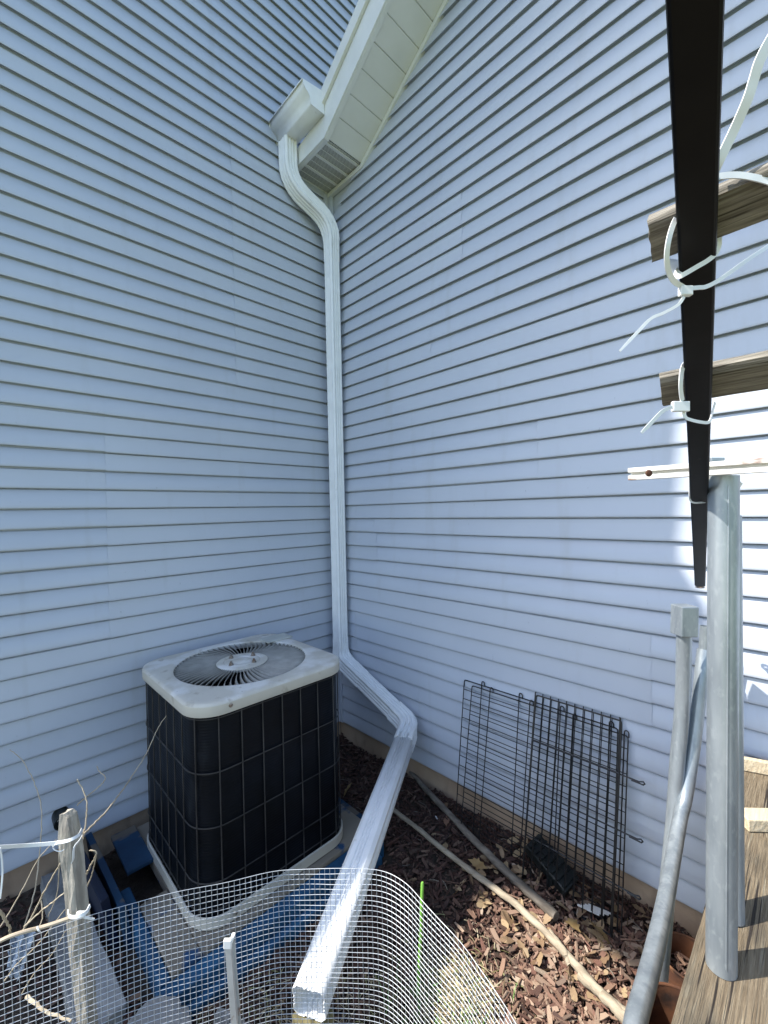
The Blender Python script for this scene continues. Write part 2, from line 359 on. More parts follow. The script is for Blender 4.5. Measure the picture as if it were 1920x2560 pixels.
# flat vented end of the soffit
v_ = MB()
v_.box((EX + .012, EY + .004, EZ + .004), (-.004, -.012, EZ + .012))
obj('soffit_vent', v_, m_hole, gw)
rb = MB()
for yy in (-.018, -.142, -.268, -.391): rb.box((EX + .012, yy - .011, EZ - .003), (-.004, yy + .011, EZ + .0035))
for yy in (-.08, -.205, -.33): rb.box((EX + .012, yy - .0025, EZ - .0005), (-.004, yy + .0025, EZ + .0035))
obj('vent_rib', rb, m_soffit, gw, bevel=.002)
# J-channel where the soffit meets the wall
jc = MB()
jc.prism([(-.001, EY, EZ - .035), (-.001, EY, EZ - .001), (-.001, YE, rk(YE, -.001)), (-.001, YE, rk(YE, -.035))], (-.034, 0, 0))
jc.box((-.0345, EY + .0005, EZ - .034), (-.001, -.001, EZ - .0045))
obj('wall_channel', jc, m_trim, gw, bevel=.002)
# fascia: bottom lip, board and drip edge following the rake, short level return
fa = MB()
fa.prism([(EX, EY, EZ - .006), (EX, EY - .0, EZ + .195), (EX, YE, rk(YE, .195)), (EX, YE, rk(YE, -.006))], (.012, 0, 0))
fa.prism([(EX, -.006, EZ - .006), (EX, EY + .0005, EZ - .006), (EX, EY + .0005, EZ + .165), (EX, -.006, EZ + .10)], (.0125, 0, 0))
fa.prism([(EX + .0122, -.008, EZ - .008), (EX + .0122, EY, EZ - .008), (EX + .0122, EY, EZ - .003), (EX + .0122, -.008, EZ - .003)], (.028, 0, 0))
fa.prism([(EX + .0121, EY - .0005, EZ - .008), (EX + .0121, YE, rk(YE, -.008)), (EX + .0121, YE, rk(YE, -.0025)), (EX + .0121, EY - .0005, EZ - .0025)], (.028, 0, 0))
obj('fascia', fa, m_trim, gw, bevel=.0015)
de = MB()
de.prism([(EX - .022, EY - .005, rk(EY - .005, .186)), (EX - .022, EY - .005, rk(EY - .005, .285)), (EX - .022, YE, rk(YE, .285)), (EX - .022, YE, rk(YE, .186))], (.021, 0, 0))
obj('drip_edge', de, m_soffit, gw, bevel=.002)
rf = MB().prism([(EX - .014, EY + .02, rk(EY + .02, .287)), (EX - .014, EY + .02, rk(EY + .02, .296)), (EX - .014, YE, rk(YE, .296)), (EX - .014, YE, rk(YE, .287))], (.95, 0, 0))
obj('roof_edge', rf, m_shingle, gw)
rf = MB().prism([(EX + .001, EY - .01, rk(EY, .197)), (EX + .001, EY - .01, rk(EY, .285)), (EX + .001, YE, rk(YE, .285)), (EX + .001, YE, rk(YE, .197))], (.9, 0, 0))
obj('roof_deck', rf, m_shingle, gw)

# gutter: K-profile run of sheet metal with end caps
GY0, GY1 = -.435, -.016
pr = [(x_ - .024, z_ - .040) for x_, z_ in [(-.336, 4.640), (-.336, 4.492), (-.435, 4.492), (-.443, 4.505), (-.447, 4.533), (-.462, 4.552), (-.483, 4.566), (-.496, 4.585), (-.500, 4.614), (-.507, 4.617), (-.509, 4.605)]]
gt = MB()
for yy in (GY0, GY1):
    for p in pr: gt.v.append(V((p[0], yy, p[1])))
n = len(pr)
for i in range(n - 1): gt.f.append((i, i + 1, i + 1 + n, i + n))
gu = obj('gutter', gt, m_alu, gw, smooth=True, recalc=False)
so = gu.modifiers.new('s', 'SOLIDIFY'); so.thickness = .0016; so.offset = 0
for yy, d in ((GY0, -1), (GY1, 1)):
    c = MB().prism([(p[0] - (.004 if i > 1 else 0), yy, p[1] - (.003 if 0 < i < 4 else 0)) for i, p in enumerate(pr[:-2])], (0, .003 * d, 0))
    obj('end_cap', c, m_alu, gu, bevel=.001)

# ------------------------------------------------------------------ downspout
def flute(wx, wy, g=.0075, rc=.010, ng=3, m0=.10):
    """rounded rectangle with four grooves in each face"""
    out = []
    def face(p, q, nrm, L):
        k = 33
        for i in range(k):
            s_ = i / (k - 1); e = min(s_, 1 - s_) * L
            dep = g * (.5 - .5 * math.cos(2 * math.pi * (s_ - m0) / (1 - 2 * m0) * ng)) if m0 < s_ < 1 - m0 else 0
            out.append((p[0] + (q[0] - p[0]) * s_ - nrm[0] * dep, p[1] + (q[1] - p[1]) * s_ - nrm[1] * dep))
    a, b = wx / 2, wy / 2
    face((a - rc, b), (-a + rc, b), (0, 1), wx); face((-a, b - rc), (-a, -b + rc), (-1, 0), wy)
    face((-a + rc, -b), (a - rc, -b), (0, -1), wx); face((a, -b + rc), (a, b - rc), (1, 0), wy)
    return out
W_ = .092
sec = flute(W_, W_)
px, py = -.055 - W_ / 2, -.105 - W_ / 2
ds = empty('downspout', (px, py, 0), 'white fluted downspout running down the corner and out over the mulch', 'downspout')
def crimps(n, k0, k1, amp=.022): return [1 + (amp * (.5 - .5 * math.cos(i * math.pi)) if k0 < i < k1 else 0) for i in range(n)]
top = V((-.420, -.082, 4.452))
e1 = fillet([top, top + V((0, 0, -.285)), V((px, py, 3.985)), V((px, py, 3.70))], .16, 12)
obj('upper_elbow', MB().sweep(sec, e1, (1, 0, 0), [(1.13 + (.035 * (i % 2) if 1 < i < 13 or 14 < i < 26 else 0)) * (1 if i < 24 else 1 - .03 * (i - 23)) for i in range(len(e1))]), m_alu, ds, smooth=True)
obj('pipe', MB().sweep(flute(W_ * .965, W_ * .965), [V((px, py, 3.75)), V((px, py, 2)), V((px, py, .80))], (1, 0, 0)), m_alu, ds, smooth=True)
E1 = V((px, py, .70)); E2 = V((-.125, -.87, .445))
END = at(772, 2510, 1.30)
p1 = fillet([V((px, py, .86)), E1, E1.lerp(E2, .35)], .11, 12)
obj('middle_elbow', MB().sweep(sec, p1, (1, 0, 0), [1 + .16 * min(1, i / 8) + (.035 * (i % 2) if 1 < i < 13 else 0) for i in range(len(p1))]), m_alu, ds, smooth=True)
dd = (E2 - E1).normalized()
x_ax = V((1, 0, 0))
obj('diagonal_pipe', MB().sweep(flute(W_ * 1.08, W_ * 1.10), [E1.lerp(E2, .32), E1.lerp(E2, .86)], x_ax), m_alu, ds, smooth=True)
p2 = fillet([E1.lerp(E2, .80), E2, E2.lerp(END, .13)], .10, 14)
# the last leg lies level: turn the elbow's section smoothly to it
mbx = MB().sweep([(1, 0), (0, 1), (0, 0)], p2, x_ax, caps=False); aA = (mbx.v[-3] - mbx.v[-1]).normalized(); aB = (mbx.v[-2] - mbx.v[-1]).normalized()
od = (END - E2).normalized(); a_end = od.cross(V((0, 0, 1))).normalized()
tw = math.atan2(a_end.dot(aB), a_end.dot(aA)); tw = (tw + math.pi / 4) % (math.pi / 2) - math.pi / 4
obj('lower_elbow', MB().sweep(sec, p2, x_ax, [1.20 + (.035 * (i % 2) if 1 < i < 15 else 0) for i in range(len(p2))], twist=tw), m_alu, ds, smooth=True)
ext = MB().sweep(flute(W_ * 1.16, W_ * 1.10, .0055, .015, 3, .24), [E2.lerp(END, .10), E2.lerp(END, .5), END], a_end, caps=False)
eo = obj('outlet_pipe', ext, m_alu, ds, smooth=True)
so = eo.modifiers.new('s', 'SOLIDIFY'); so.thickness = .0016; so.offset = -1
def screw(p, nrm, parent, r=.0045, m_=m_bolt):
    nrm = V(nrm).normalized(); obj('screw', MB().lathe([(0, .004), (r * .7, .0038), (r, .002), (r, 0)], V(p), 10, nrm), m_, parent, smooth=True)
for (zz, yy) in ((3.78, -.015), (.835, -.012)):
    screw((px - W_ / 2 - .001, py + yy, zz), (-1, 0, 0), ds, m_=m_alu); screw((px + .02, py - W_ / 2 - .001, zz), (0, -1, 0), ds, m_=m_alu)

bq = END + (END - E2).normalized() * -.03
sb = empty('wood_block', (bq.x, bq.y, 0), 'mossy olive wood block propping up the end of the downspout', 'wood block')
obj('block', MB().box((bq.x - .055, bq.y - .05, -.02), (bq.x + .045, bq.y + .04, bq.z - .055)), mat('mossy_wood', (.10, .085, .035), .85, col2=(.20, .175, .085), nscale=14, bump=.6, bscale=30), sb, bevel=.006)

# ------------------------------------------------------------------ air conditioner
X0, X1, Y0, Y1, AR = -1.483, -.697, -.969, -.182, .13
acx, acy = (X0 + X1) / 2, (Y0 + Y1) / 2
PADZ = .115
ac = empty('air_conditioner', (acx, acy, PADZ), 'square outdoor air conditioner with beige fan lid and black wire-guarded coil', 'air conditioner')
def rrect(off, r, n=10):
    o = []
    for (cx, cy, a0) in ((X1 - AR, Y1 - AR, 0), (X0 + AR, Y1 - AR, 90), (X0 + AR, Y0 + AR, 180), (X1 - AR, Y0 + AR, 270)):
        for i in range(n + 1):
            a = R(a0 + 90 * i / n); o.append((cx + (r + off) * math.cos(a), cy + (r + off) * math.sin(a)))
    d = []
    for i, p in enumerate(o):
        q = o[(i + 1) % len(o)]; L = math.hypot(q[0] - p[0], q[1] - p[1]); k = 14 if L > .2 else 1
        d += [(p[0] + (q[0] - p[0]) * j / k, p[1] + (q[1] - p[1]) * j / k) for j in range(k)]
    return d
def loop_strip(mb, loops):
    n = len(loops[0]); b = len(mb.v)
    for l in loops: mb.v += [V(p) for p in l]
    for k in range(len(loops) - 1):
        for i in range(n): mb.f.append((b + k * n + i, b + k * n + (i + 1) % n, b + (k + 1) * n + (i + 1) % n, b + (k + 1) * n + i))
def L3(off, z): return [(x, y, z) for x, y in rrect(off, AR)]
# base pan
bp_ = MB(); loop_strip(bp_, [L3(-.06, .122), L3(.0, .118), L3(.004, .121), L3(.004, .165), L3(.001, .167), L3(-.004, .167), L3(-.005, .15)])
obj('base_pan', bp_, m_rim, ac, smooth=True)
co = MB(); loop_strip(co, [L3(-.014, .15), L3(-.014, .99)]); co.f.append(tuple(range(len(co.v) // 2, len(co.v))))
co.v += [V(p) for p in L3(-.015, .72)]; co.f.pop(); nn = len(co.v) // 3; co.f.append(tuple(range(2 * nn, 3 * nn)))
obj('coil', co, m_coil, ac, smooth=True)
# wire guard
wg = MB()
for zz in (.975, .752, .528, .302, .19):
    l = L3(-.006, zz); wg.tube(l + [l[0]], .0028, 5, caps=False)
per = rrect(-.006, AR, 24); acc = 0; step = .0985; nxt = .03
for i in range(len(per)):
    a, b_ = V((*per[i], 0)), V((*per[(i + 1) % len(per)], 0)); d = (b_ - a).length
    while nxt < acc + d:
        q = a.lerp(b_, (nxt - acc) / d); wg.tube([q + V((0, 0, .16)), q + V((0, 0, 1.004))], .0030, 5); nxt += step
    acc += d
obj('wire_guard', wg, m_guard, ac, smooth=True)
# lid: skirt, rolled edge, flat top with a round opening
FR, HR = .325, .128
lid = MB(); nL = len(rrect(0, AR))
circ = []
for (x, y) in rrect(0, AR):
    a = math.atan2(y - acy, x - acx); circ.append(a)
def C3(r, z): return [(acx + r * math.cos(a), acy + r * math.sin(a), z) for a in circ]
loop_strip(lid, [L3(.0055, 1.031), L3(.002, 1.038), L3(-.006, 1.042), L3(-.03, 1.043), C3(FR + .022, 1.045), C3(FR + .006, 1.046), C3(FR, 1.043), C3(FR, 1.012)])
obj('lid', lid, m_lid, ac, smooth=True)
sk_ = MB(); loop_strip(sk_, [L3(-.004, .990), L3(.004, .987), L3(.006, .990), L3(.006, 1.0305), L3(.003, 1.0335)])
obj('lid_skirt', sk_, m_rim, ac, smooth=True)
gr = MB(); NB = 66
for i in range(NB):
    a = 2 * math.pi * i / NB; pts = []
    for k in range(7):
        s_ = k / 6; r = HR - .004 + (FR + .004 - HR) * s_; aa = a + .10 * s_ * s_
        c_ = V((acx + r * math.cos(aa), acy + r * math.sin(aa), 1.031)); tng = V((-math.sin(aa), math.cos(aa), 0))
        hw = (.0020 + .0044 * s_); dz = .0105
        pts.append((c_ + tng * hw + V((0, 0, dz)), c_ - tng * hw - V((0, 0, dz))))
    b0 = len(gr.v)
    for p, q in pts: gr.v += [p, q]
    for k in range(6): gr.f.append((b0 + 2 * k, b0 + 2 * k + 1, b0 + 2 * k + 3, b0 + 2 * k + 2))
fg = obj('fan_grille', gr, m_blade, ac, smooth=True)
so = fg.modifiers.new('s', 'SOLIDIFY'); so.thickness = .0018; so.offset = 0
hub = obj('grille_hub', MB().lathe([(HR + .002, 1.030), (HR, 1.042), (HR - .012, 1.046), (.095, 1.046), (.092, 1.043), (.088, 1.046), (.055, 1.047), (.050, 1.044), (.045, 1.047), (.001, 1.047)], (acx, acy, 0), 48), m_lid, ac, smooth=True)
for k in range(4):
    a = R(20 + 90 * k); q = V((acx + .078 * math.cos(a), acy + .078 * math.sin(a), 1.046))
    obj('bolt', MB().lathe([(.013, 0), (.013, .002), (.0095, .0022), (.0095, .011), (.005, .0112), (.005, .019), (0, .020)], q, 10), m_bolt, hub)
fm = MB().lathe([(.085, .80), (.085, .93), (.07, .95), (0, .95)], (acx, acy, 0), 24)
for k in range(3):
    a = R(40 + 120 * k); m4 = Matrix.Translation((acx, acy, .90)) @ Matrix.Rotation(a, 4, 'Z') @ Matrix.Rotation(R(24), 4, 'X')
    fm.box((.07, -.08, -.002), (.30, .08, .002), m4)
obj('fan', fm, m_coil, ac, smooth=True)
tg = onz(690, 1594, 1.05)
obj('cover_plate', MB().box((tg.x - .085, tg.y - .055, 1.044), (tg.x + .085, tg.y + .055, 1.052), None), mat('putty_plate', (.46, .47, .43), .6, col2=(.40, .41, .37), nscale=20), ac, bevel=.003)
for off in (.155,):
    screw((X0 + .145, Y0 - .006, 1.016), (0, -1, 0), ac, .009); screw((X0 + .145, Y0 - .004, .143), (0, -1, 0), ac, .009); screw((X1 + .006, Y0 + .14, 1.016), (1, 0, 0), ac, .009)

# ------------------------------------------------------------------ blue platform under it
pad = empty('equipment_platform', (-1.1, -.55, 0), 'low worn blue-painted platform under the air conditioner', 'platform')
pt = MB()
obj('platform_top', MB().box((-1.487, -1.005, .06), (-.585, -.07, PADZ)).box((-1.60, -1.004, .061), (-1.489, -.60, PADZ - .002)), m_padtop, pad, bevel=.005)
obj('front_board', MB().box((-1.66, -1.075, -.02), (-.57, -1.008, .098)), m_blue2, pad, bevel=.006)
obj('front_ledge', MB().box((-1.63, -1.115, -.02), (-.62, -1.078, .045)), m_blue2, pad, bevel=.006)
obj('side_board', MB().box((-1.642, -1.005, -.02), (-1.603, -.45, .106)), m_blue2, pad, bevel=.006)
obj('side_board', MB().box((-.582, -1.0, -.02), (-.545, -.07, .105)), m_blue, pad, bevel=.006)
obj('rear_board', MB().box((-1.60, -.40, .117), (-1.485, -.075, .137)), m_blue, pad, bevel=.004)
bb = MB()
bb.obox(V((-1.735, -.36, .13)), V((.016, .006, 0)), V((-.02, .27, .01)), V((-.02, 0, .125)))
obj('upright_board', bb, m_navy, empty('navy_board', (-1.735, -.36, 0), 'dark navy board standing on edge left of the blue platform', 'board'), bevel=.004)
bb = MB(); bb.obox(V((-1.675, -.37, .10)), V((.014, .004, 0)), V((-.01, .29, .008)), V((-.012, 0, .10)))
obj('upright_board', bb, m_blue, empty('blue_board', (-1.675, -.37, 0), 'narrow bright blue board on edge between the navy board and platform', 'board'), bevel=.004)

def rock(mb_corners, h, name, label, cat, m_=m_conc, seed=1, bump=.012):
    rr = random.Random(seed); bm = bmesh.new(); vs = [bm.verts.new(V((p[0], p[1], -.03))) for p in mb_corners]
    f = bm.faces.new(vs); ex = bmesh.ops.extrude_face_region(bm, geom=[f]); up = [e for e in ex['geom'] if isinstance(e, bmesh.types.BMVert)]
    for v in up: v.co.z = h + rr.uniform(-.01, .01)
    bmesh.ops.subdivide_edges(bm, edges=bm.edges[:], cuts=7, use_grid_fill=True)
    for v in bm.verts: v.co += V((rr.uniform(-1, 1), rr.uniform(-1, 1), rr.uniform(-1, 1))) * bump * .35
    bm.verts.index_update(); mb = MB(); mb.v = [v.co.copy() for v in bm.verts]; mb.f = [tuple(v.index for v in f.verts) for f in bm.faces]; bm.free()
    c = sum((V((p[0], p[1], 0)) for p in mb_corners), V()) / len(mb_corners)
    return obj(name, mb, m_, loc=c, smooth=True, label=label, cat=cat, bevel=.004)
rock([(-1.885, -.03), (-1.770, -.03), (-1.735, -.95), (-1.885, -.95)], .075, 'concrete_curb', 'long grey concrete curb block lying behind the wooden stake', 'curb', seed=4)
rock([(-1.80, -1.06), (-1.665, -1.02), (-1.60, -1.13), (-1.62, -1.33), (-1.82, -1.30)], .10, 'concrete_chunk', 'broken grey concrete chunk at the front left of the platform', 'concrete', seed=5, bump=.03)
rock([(-1.60, -1.25), (-1.50, -1.19), (-1.44, -1.30), (-1.52, -1.40)], .05, 'field_stone', 'small rough stone in front of the blue platform', 'stone', seed=6, bump=.03)

# exhaust pipe through the left wall
ve = empty('vent_pipe', (-1.80, -.01, .30), 'short black pipe end sticking out of the left wall behind the stake', 'pipe')
obj('pipe_end', MB().lathe([(.028, 0), (.036, 0), (.036, .075), (.030, .075), (.030, .01), (0, .01)], (-1.80, -.012, .325), 24, (0, -1, -.1)), m_tray, ve, smooth=True)

# ------------------------------------------------------------------ mulch, litter
def area(rr):  # random point on the bed
    return V((rr.uniform(-1.75, -.005), rr.uniform(-2.35, -.005), 0))
def blocked(x, y): return (-1.70 < x < -.545 and -1.11 < y < -.02)
rr = random.Random(11)
mu = MB()
def chip(mb, x, y, z, L, Wd, T, rr, tilt=.5):
    m4 = Matrix.Translation((x, y, z)) @ Matrix.Rotation(rr.uniform(0, 6.28), 4, 'Z') @ Matrix.Rotation(rr.gauss(0, tilt), 4, 'X') @ Matrix.Rotation(rr.gauss(0, tilt * .6), 4, 'Y')
    t0 = rr.uniform(.5, 1); t1 = rr.uniform(.3, .9); bd = rr.uniform(-.15, .15) * L
    vs = [(-L, -Wd * t0, -T), (0, -Wd + bd * .3, -T), (L, -Wd * t1, -T), (L * rr.uniform(.8, 1.1), Wd * t1, -T), (0, Wd + bd * .3, -T), (-L * rr.uniform(.8, 1.1), Wd * t0, -T)]
    vs += [(a, b, T) for a, b, c in vs]
    mb.add([m4 @ V(p) for p in vs], [(0, 5, 4, 3, 2, 1), (6, 7, 8, 9, 10, 11)] + [(i, (i + 1) % 6, (i + 1) % 6 + 6, i + 6) for i in range(6)])
for _ in range(23000):
    p = area(rr)
    if blocked(p.x, p.y): continue
    if p.x > -.12 and rr.random() < .5: continue
    k = rr.random()
    L = rr.uniform(.004, .014) if k < .72 else rr.uniform(.012, .034)
    chip(mu, p.x, p.y, gh(p.x, p.y) + rr.uniform(.001, .022), L, min(.009, L * rr.uniform(.12, .48)), rr.uniform(.001, .0035), rr, .45)
for _ in range(900):
    p = area(rr)
    if blocked(p.x, p.y): continue
    L = rr.uniform(.022, .055); chip(mu, p.x, p.y, gh(p.x, p.y) + rr.uniform(.012, .026), L, rr.uniform(.0015, .006), rr.uniform(.001, .003), rr, .22)
for _ in range(1800):
    y = rr.uniform(-2.3, -.02); x = -abs(rr.gauss(0, .035)) - .004; L = rr.uniform(.004, .02)
    chip(mu, x, y, gh(x, y) + rr.uniform(.0, .03), L, L * rr.uniform(.12, .45), rr.uniform(.001, .003), rr, .7)
for _ in range(1500):  # dark bits at the far left
    x, y = rr.uniform(-2.6, -1.7), rr.uniform(-1.6, -.01); L = rr.uniform(.008, .03)
    chip(mu, x, y, gh(x, y) + rr.uniform(.0, .02), L, L * rr.uniform(.12, .4), rr.uniform(.001, .003), rr)
obj('wood_mulch', mu, m_mulch, kind='stuff', label='reddish brown shredded wood mulch covering the bed', cat='mulch')

pc = MB()  # larger dry chips; their palette is also lightened to brighten the sunlit patch
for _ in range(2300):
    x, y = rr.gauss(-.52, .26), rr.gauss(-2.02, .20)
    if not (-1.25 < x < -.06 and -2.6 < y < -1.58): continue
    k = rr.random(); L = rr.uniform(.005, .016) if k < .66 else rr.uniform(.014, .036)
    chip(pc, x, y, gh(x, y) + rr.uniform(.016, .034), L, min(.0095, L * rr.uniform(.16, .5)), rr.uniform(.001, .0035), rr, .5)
obj('sun_lightened_chips', pc, m_chips, kind='stuff', label='larger pinkish tan wood chips, lightened for the sun patch, lying on the mulch near the pipes', cat='wood chips')
def leaf_mesh(mb, c, s_, rr, lobed=False):
    m4 = Matrix.Translation(c) @ Matrix.Rotation(rr.uniform(0, 6.28), 4, 'Z') @ Matrix.Rotation(rr.gauss(0, .45), 4, 'X') @ Matrix.Rotation(rr.gauss(0, .45), 4, 'Y')
    n = 16; cu = rr.uniform(4, 16)
    b = len(mb.v); mb.v.append(m4 @ V((0, 0, 0)))
    for i in range(n):
        a = 2 * math.pi * i / n; r = s_ * (.85 + .3 * rr.random()) * (1.25 - .55 * abs(math.sin(a)))
        if lobed: r = s_ * (.95 + .25 * rr.random() if i % 4 == 0 else .85 + .2 * rr.random() if i % 2 == 0 else .68 + .12 * rr.random()) * (1.2 - .4 * abs(math.sin(a)))
        x, y = r * math.cos(a), r * math.sin(a) * .72
        mb.v.append(m4 @ V((x, y, cu * y * y * .9 + rr.uniform(-.1, .1) * s_)))
    for i in range(n): mb.f.append((b, b + 1 + i, b + 1 + (i + 1) % n))
lt = MB()
for _ in range(150):
    if rr.random() < .72: p = V((rr.uniform(-.55, -.03), rr.uniform(-2.25, -1.45), 0))
    else: p = area(rr)
    if blocked(p.x, p.y): continue
    leaf_mesh(lt, V((p.x, p.y, gh(p.x, p.y) + (rr.uniform(.03, .045) if p.y < -1.5 else rr.uniform(.015, .03)))), rr.uniform(.014, .036), rr)
obj('leaf_litter', lt, m_litter, kind='stuff', smooth=True, label='dry tan leaves scattered over the mulch', cat='leaves')
tw = MB()
for _ in range(150):
    p = area(rr)
    if blocked(p.x, p.y): continue
    a = rr.uniform(0, 6.28); L = rr.uniform(.03, .10); z = gh(p.x, p.y) + rr.uniform(.014, .03)
    d = V((math.cos(a), math.sin(a), rr.uniform(-.08, .12))) * L
    tw.tube([V((p.x, p.y, z)), V((p.x, p.y, z)) + d * .5 + V((rr.uniform(-.008, .008), rr.uniform(-.008, .008), .004)), V((p.x, p.y, z)) + d], rr.uniform(.001, .0025), 5)
obj('twig_litter', tw, m_branch, kind='stuff', label='thin dead twigs strewn in the mulch', cat='twigs')
for (u, v, s_, m_, lab) in ((868, 1975, .042, m_leaf, 'yellow-tan lobed leaf lying beside the right foot of the air conditioner'),
                            (1116, 2052, .035, mat('brown_leaf', (.24, .13, .08), .8), 'reddish brown curled leaf at the left foot of the black wire panels'),
                            (1195, 2160, .040, m_leaf, 'large tan leaf between the two dead branches'),
                            (1500, 2330, .050, m_leaf, 'tan leaf in the sun at the right foot of the wire panels'),
                            (1430, 2310, .045, m_leaf, 'pale leaf just past the sawn end of the thick branch')):
    p = onz(u, v, .035); lm = MB(); leaf_mesh(lm, p, s_, rr, True); obj('fallen_leaf', lm, m_, smooth=True, loc=p, label=lab, cat='leaf')

# two dead branches on the bed
m_branch2 = mat('pale_dead_branch', (.26, .215, .155), .9, col2=(.46, .39, .29), nscale=8, stretch=(6, 1.2, 6), bump=.8, bscale=20, bdist=.004)
def branch(pts, r0, r1, name, label, seed, m_=None):
    rr2 = random.Random(seed); P = smooth_path(pts, 9); n = len(P)
    P = [p + V((rr2.uniform(-1, 1), rr2.uniform(-1, 1), rr2.uniform(-.6, .6))) * r0 * .18 for p in P]
    sc_ = [(r0 + (r1 - r0) * i / (n - 1)) / r0 * rr2.uniform(.92, 1.08) for i in range(n)]
    obj(name, MB().tube(P, r0, 10, sc_), m_ or m_branch, loc=P[0], smooth=True, label=label, cat='branch')
branch([onz(985, 1880, .035), onz(1090, 2000, .04), onz(1235, 2150, .045), onz(1392, 2292, .05)], .014, .021, 'dead_branch', 'thick grey branch with a sawn end lying nearest the wire panels', 2)
branch([onz(930, 1985, .04), onz(1030, 2060, .045), onz(1140, 2150, .045), onz(1290, 2262, .05), onz(1420, 2390, .05), onz(1490, 2470, .05), onz(1590, 2556, .05)], .011, .017, 'dead_branch', 'long thin pale branch running past the sawn branch towards the pipes', 3, m_branch2)
branch([onz(1375, 2330, .05), onz(1410, 2375, .06), onz(1425, 2412, .04)], .010, .012, 'dead_branch', 'short split piece of wood beside the long thin branch in the sun', 5, m_branch2)
branch([onz(1450, 2440, .04), onz(1520, 2500, .05), onz(1570, 2556, .05)], .016, .020, 'dead_branch', 'broad pale split limb lying in the sun next to the pipes', 6, m_branch2)

# ------------------------------------------------------------------ black wire panels leaning on the gable wall
def lean(y, h, xb, xt, H): return V((xb + (xt - xb) * h / H, y, h))
def panel_wide(name, label, y0, y1, H, xb, xt, hooks, rows, hookdir=1):
    t_ = empty(name, (xb, (y0 + y1) / 2, 0), label, 'wire panel', 'black wire pen panels leaning on the wall')
    P = lambda y, h: lean(y, h, xb, xt, H)
    fr = MB(); fr.tube(fillet([P(y0, -.04), P(y0, H), P(y1, H), P(y1, -.04)], .012, 4), .0030, 6); obj('frame', fr, m_black, t_, smooth=True)
    gr_ = MB()
    for i in range(rows):
        h = .02 + (H - .02) * i / rows
        gr_.tube([P(y0, h), P(y1, h)], .0021, 5)
    obj('grid', gr_, m_black, t_, smooth=True)
    for y in hooks:
        hk = [P(y, -.03) + V((-.003, 0, 0)), P(y, H + .015) + V((-.003, 0, 0))]
        for k in range(1, 7):
            a = math.pi * k / 6; hk.append(P(y, H + .015) + V((-.003, -.009 * (1 - math.cos(a)), .009 * math.sin(a))))
        hk.append(hk[-1] + V((0, 0, -.018)))
        obj('hook_rod', MB().tube(hk, .0030, 6), m_black, t_, smooth=True)
panel_wide('wire_panel', 'wide black wire panel with hooks, the outer of two leaning at the left', -1.225, -2.055, .805, -.150, -.030, [-1.345, -1.575, -1.795, -2.02], 15)
panel_wide('wire_panel', 'wide black wire panel with hooks, shifted right behind the outer one', -1.285, -2.10, .79, -.185, -.040, [-1.405, -1.64, -1.86, -2.085], 15)
def panel_tall(label, y0, y1, H, xb, xt, bars, loops):
    t_ = empty('wire_panel', (xb, (y0 + y1) / 2, 0), label, 'wire panel', 'black wire pen panels leaning on the wall')
    P = lambda y, h: lean(y, h, xb, xt, H)
    fr = MB(); fr.tube(fillet([P(y0, -.04), P(y0, H), P(y1, H), P(y1, -.04)], .014, 4), .0036, 6); obj('frame', fr, m_black, t_, smooth=True)
    gr_ = MB(); n = 10
    for i in range(1, n):
        y = y0 + (y1 - y0) * i / n; gr_.tube([P(y, -.03), P(y, H)], .0023, 5)
    obj('grid', gr_, m_black, t_, smooth=True)
    for h in bars:
        a, b_ = P(y0, h) + V((-.004, 0, 0)), P(y1 - (.085 if loops else 0), h) + V((-.004, 0, 0))
        r_ = MB().tube([a, b_] + ([b_ + V((0, -.016, .007)), b_ + V((0, -.022, 0)), b_ + V((0, -.016, -.007)), b_ + V((0, .03, -.006))] if loops else []), .0032, 6)
        obj('cross_rod', r_, m_black, t_, smooth=True)
panel_tall('tall black wire panel with close upright bars and loop ends, nearest the wall', -1.665, -2.065, .865, -.205, -.026, [.63, .41, .20], True)
panel_tall('tall black wire panel with close upright bars, doubled in front of the looped one', -1.675, -2.075, .850, -.225, -.040, [.64, .02], False)
# black plastic tray behind them
tr = empty('plastic_tray', (-.13, -1.80, 0), 'small black ribbed plastic tray lying behind the wire panels', 'tray')
a = MB()
c0 = V((-.12, -1.77, .085)); ay = V((-.035, -.115, -.025)); ax = V((-.05, .012, -.012)); az = V((-.006, -.008, .022))
a.obox(c0, ax, ay, az)
obj('tray_body', a, m_tray, tr, bevel=.008)
a = MB()
for i in range(7): a.obox(c0 + ay * (-.85 + i * .28) + az * 1.15, ax * .9, ay * .05, az * .25)
obj('ribs', a, m_tray, tr)
a = MB(); a.obox(V((-.17, -1.80, .03)), V((.03, 0, 0)), V((0, .012, 0)), V((0, 0, .045))); obj('tray_foot', a, m_tray, tr)
ft = MB()
for i in range(4):
    p, q = at(1445 + i * 9, 2322 + i * 2, 1.9), at(1500 + i * 12, 2370 + i * 6, 1.85)
    p.z = q.z = .045
    ft.obox((p + q) / 2, (q - p) / 2, (q - p).cross(V((0, 0, 1))).normalized() * .004, V((0, 0, .002)))
obj('plastic_ties_scrap', ft, m_paper, loc=onz(1470, 2340, .04), label='white plastic strips lying in the sun below the wire panels', cat='plastic strips')
for (u, v, l_) in ((1215, 2125, 'bit of white paper between branch and wire panels'), (1092, 2045, 'tiny white scrap on dark mulch by the left panel edge')):
    p = onz(u, v, .03); leaf = MB(); leaf_mesh(leaf, p, .013, rr); obj('paper_scrap', leaf, m_paper, loc=p, label=l_, cat='paper')

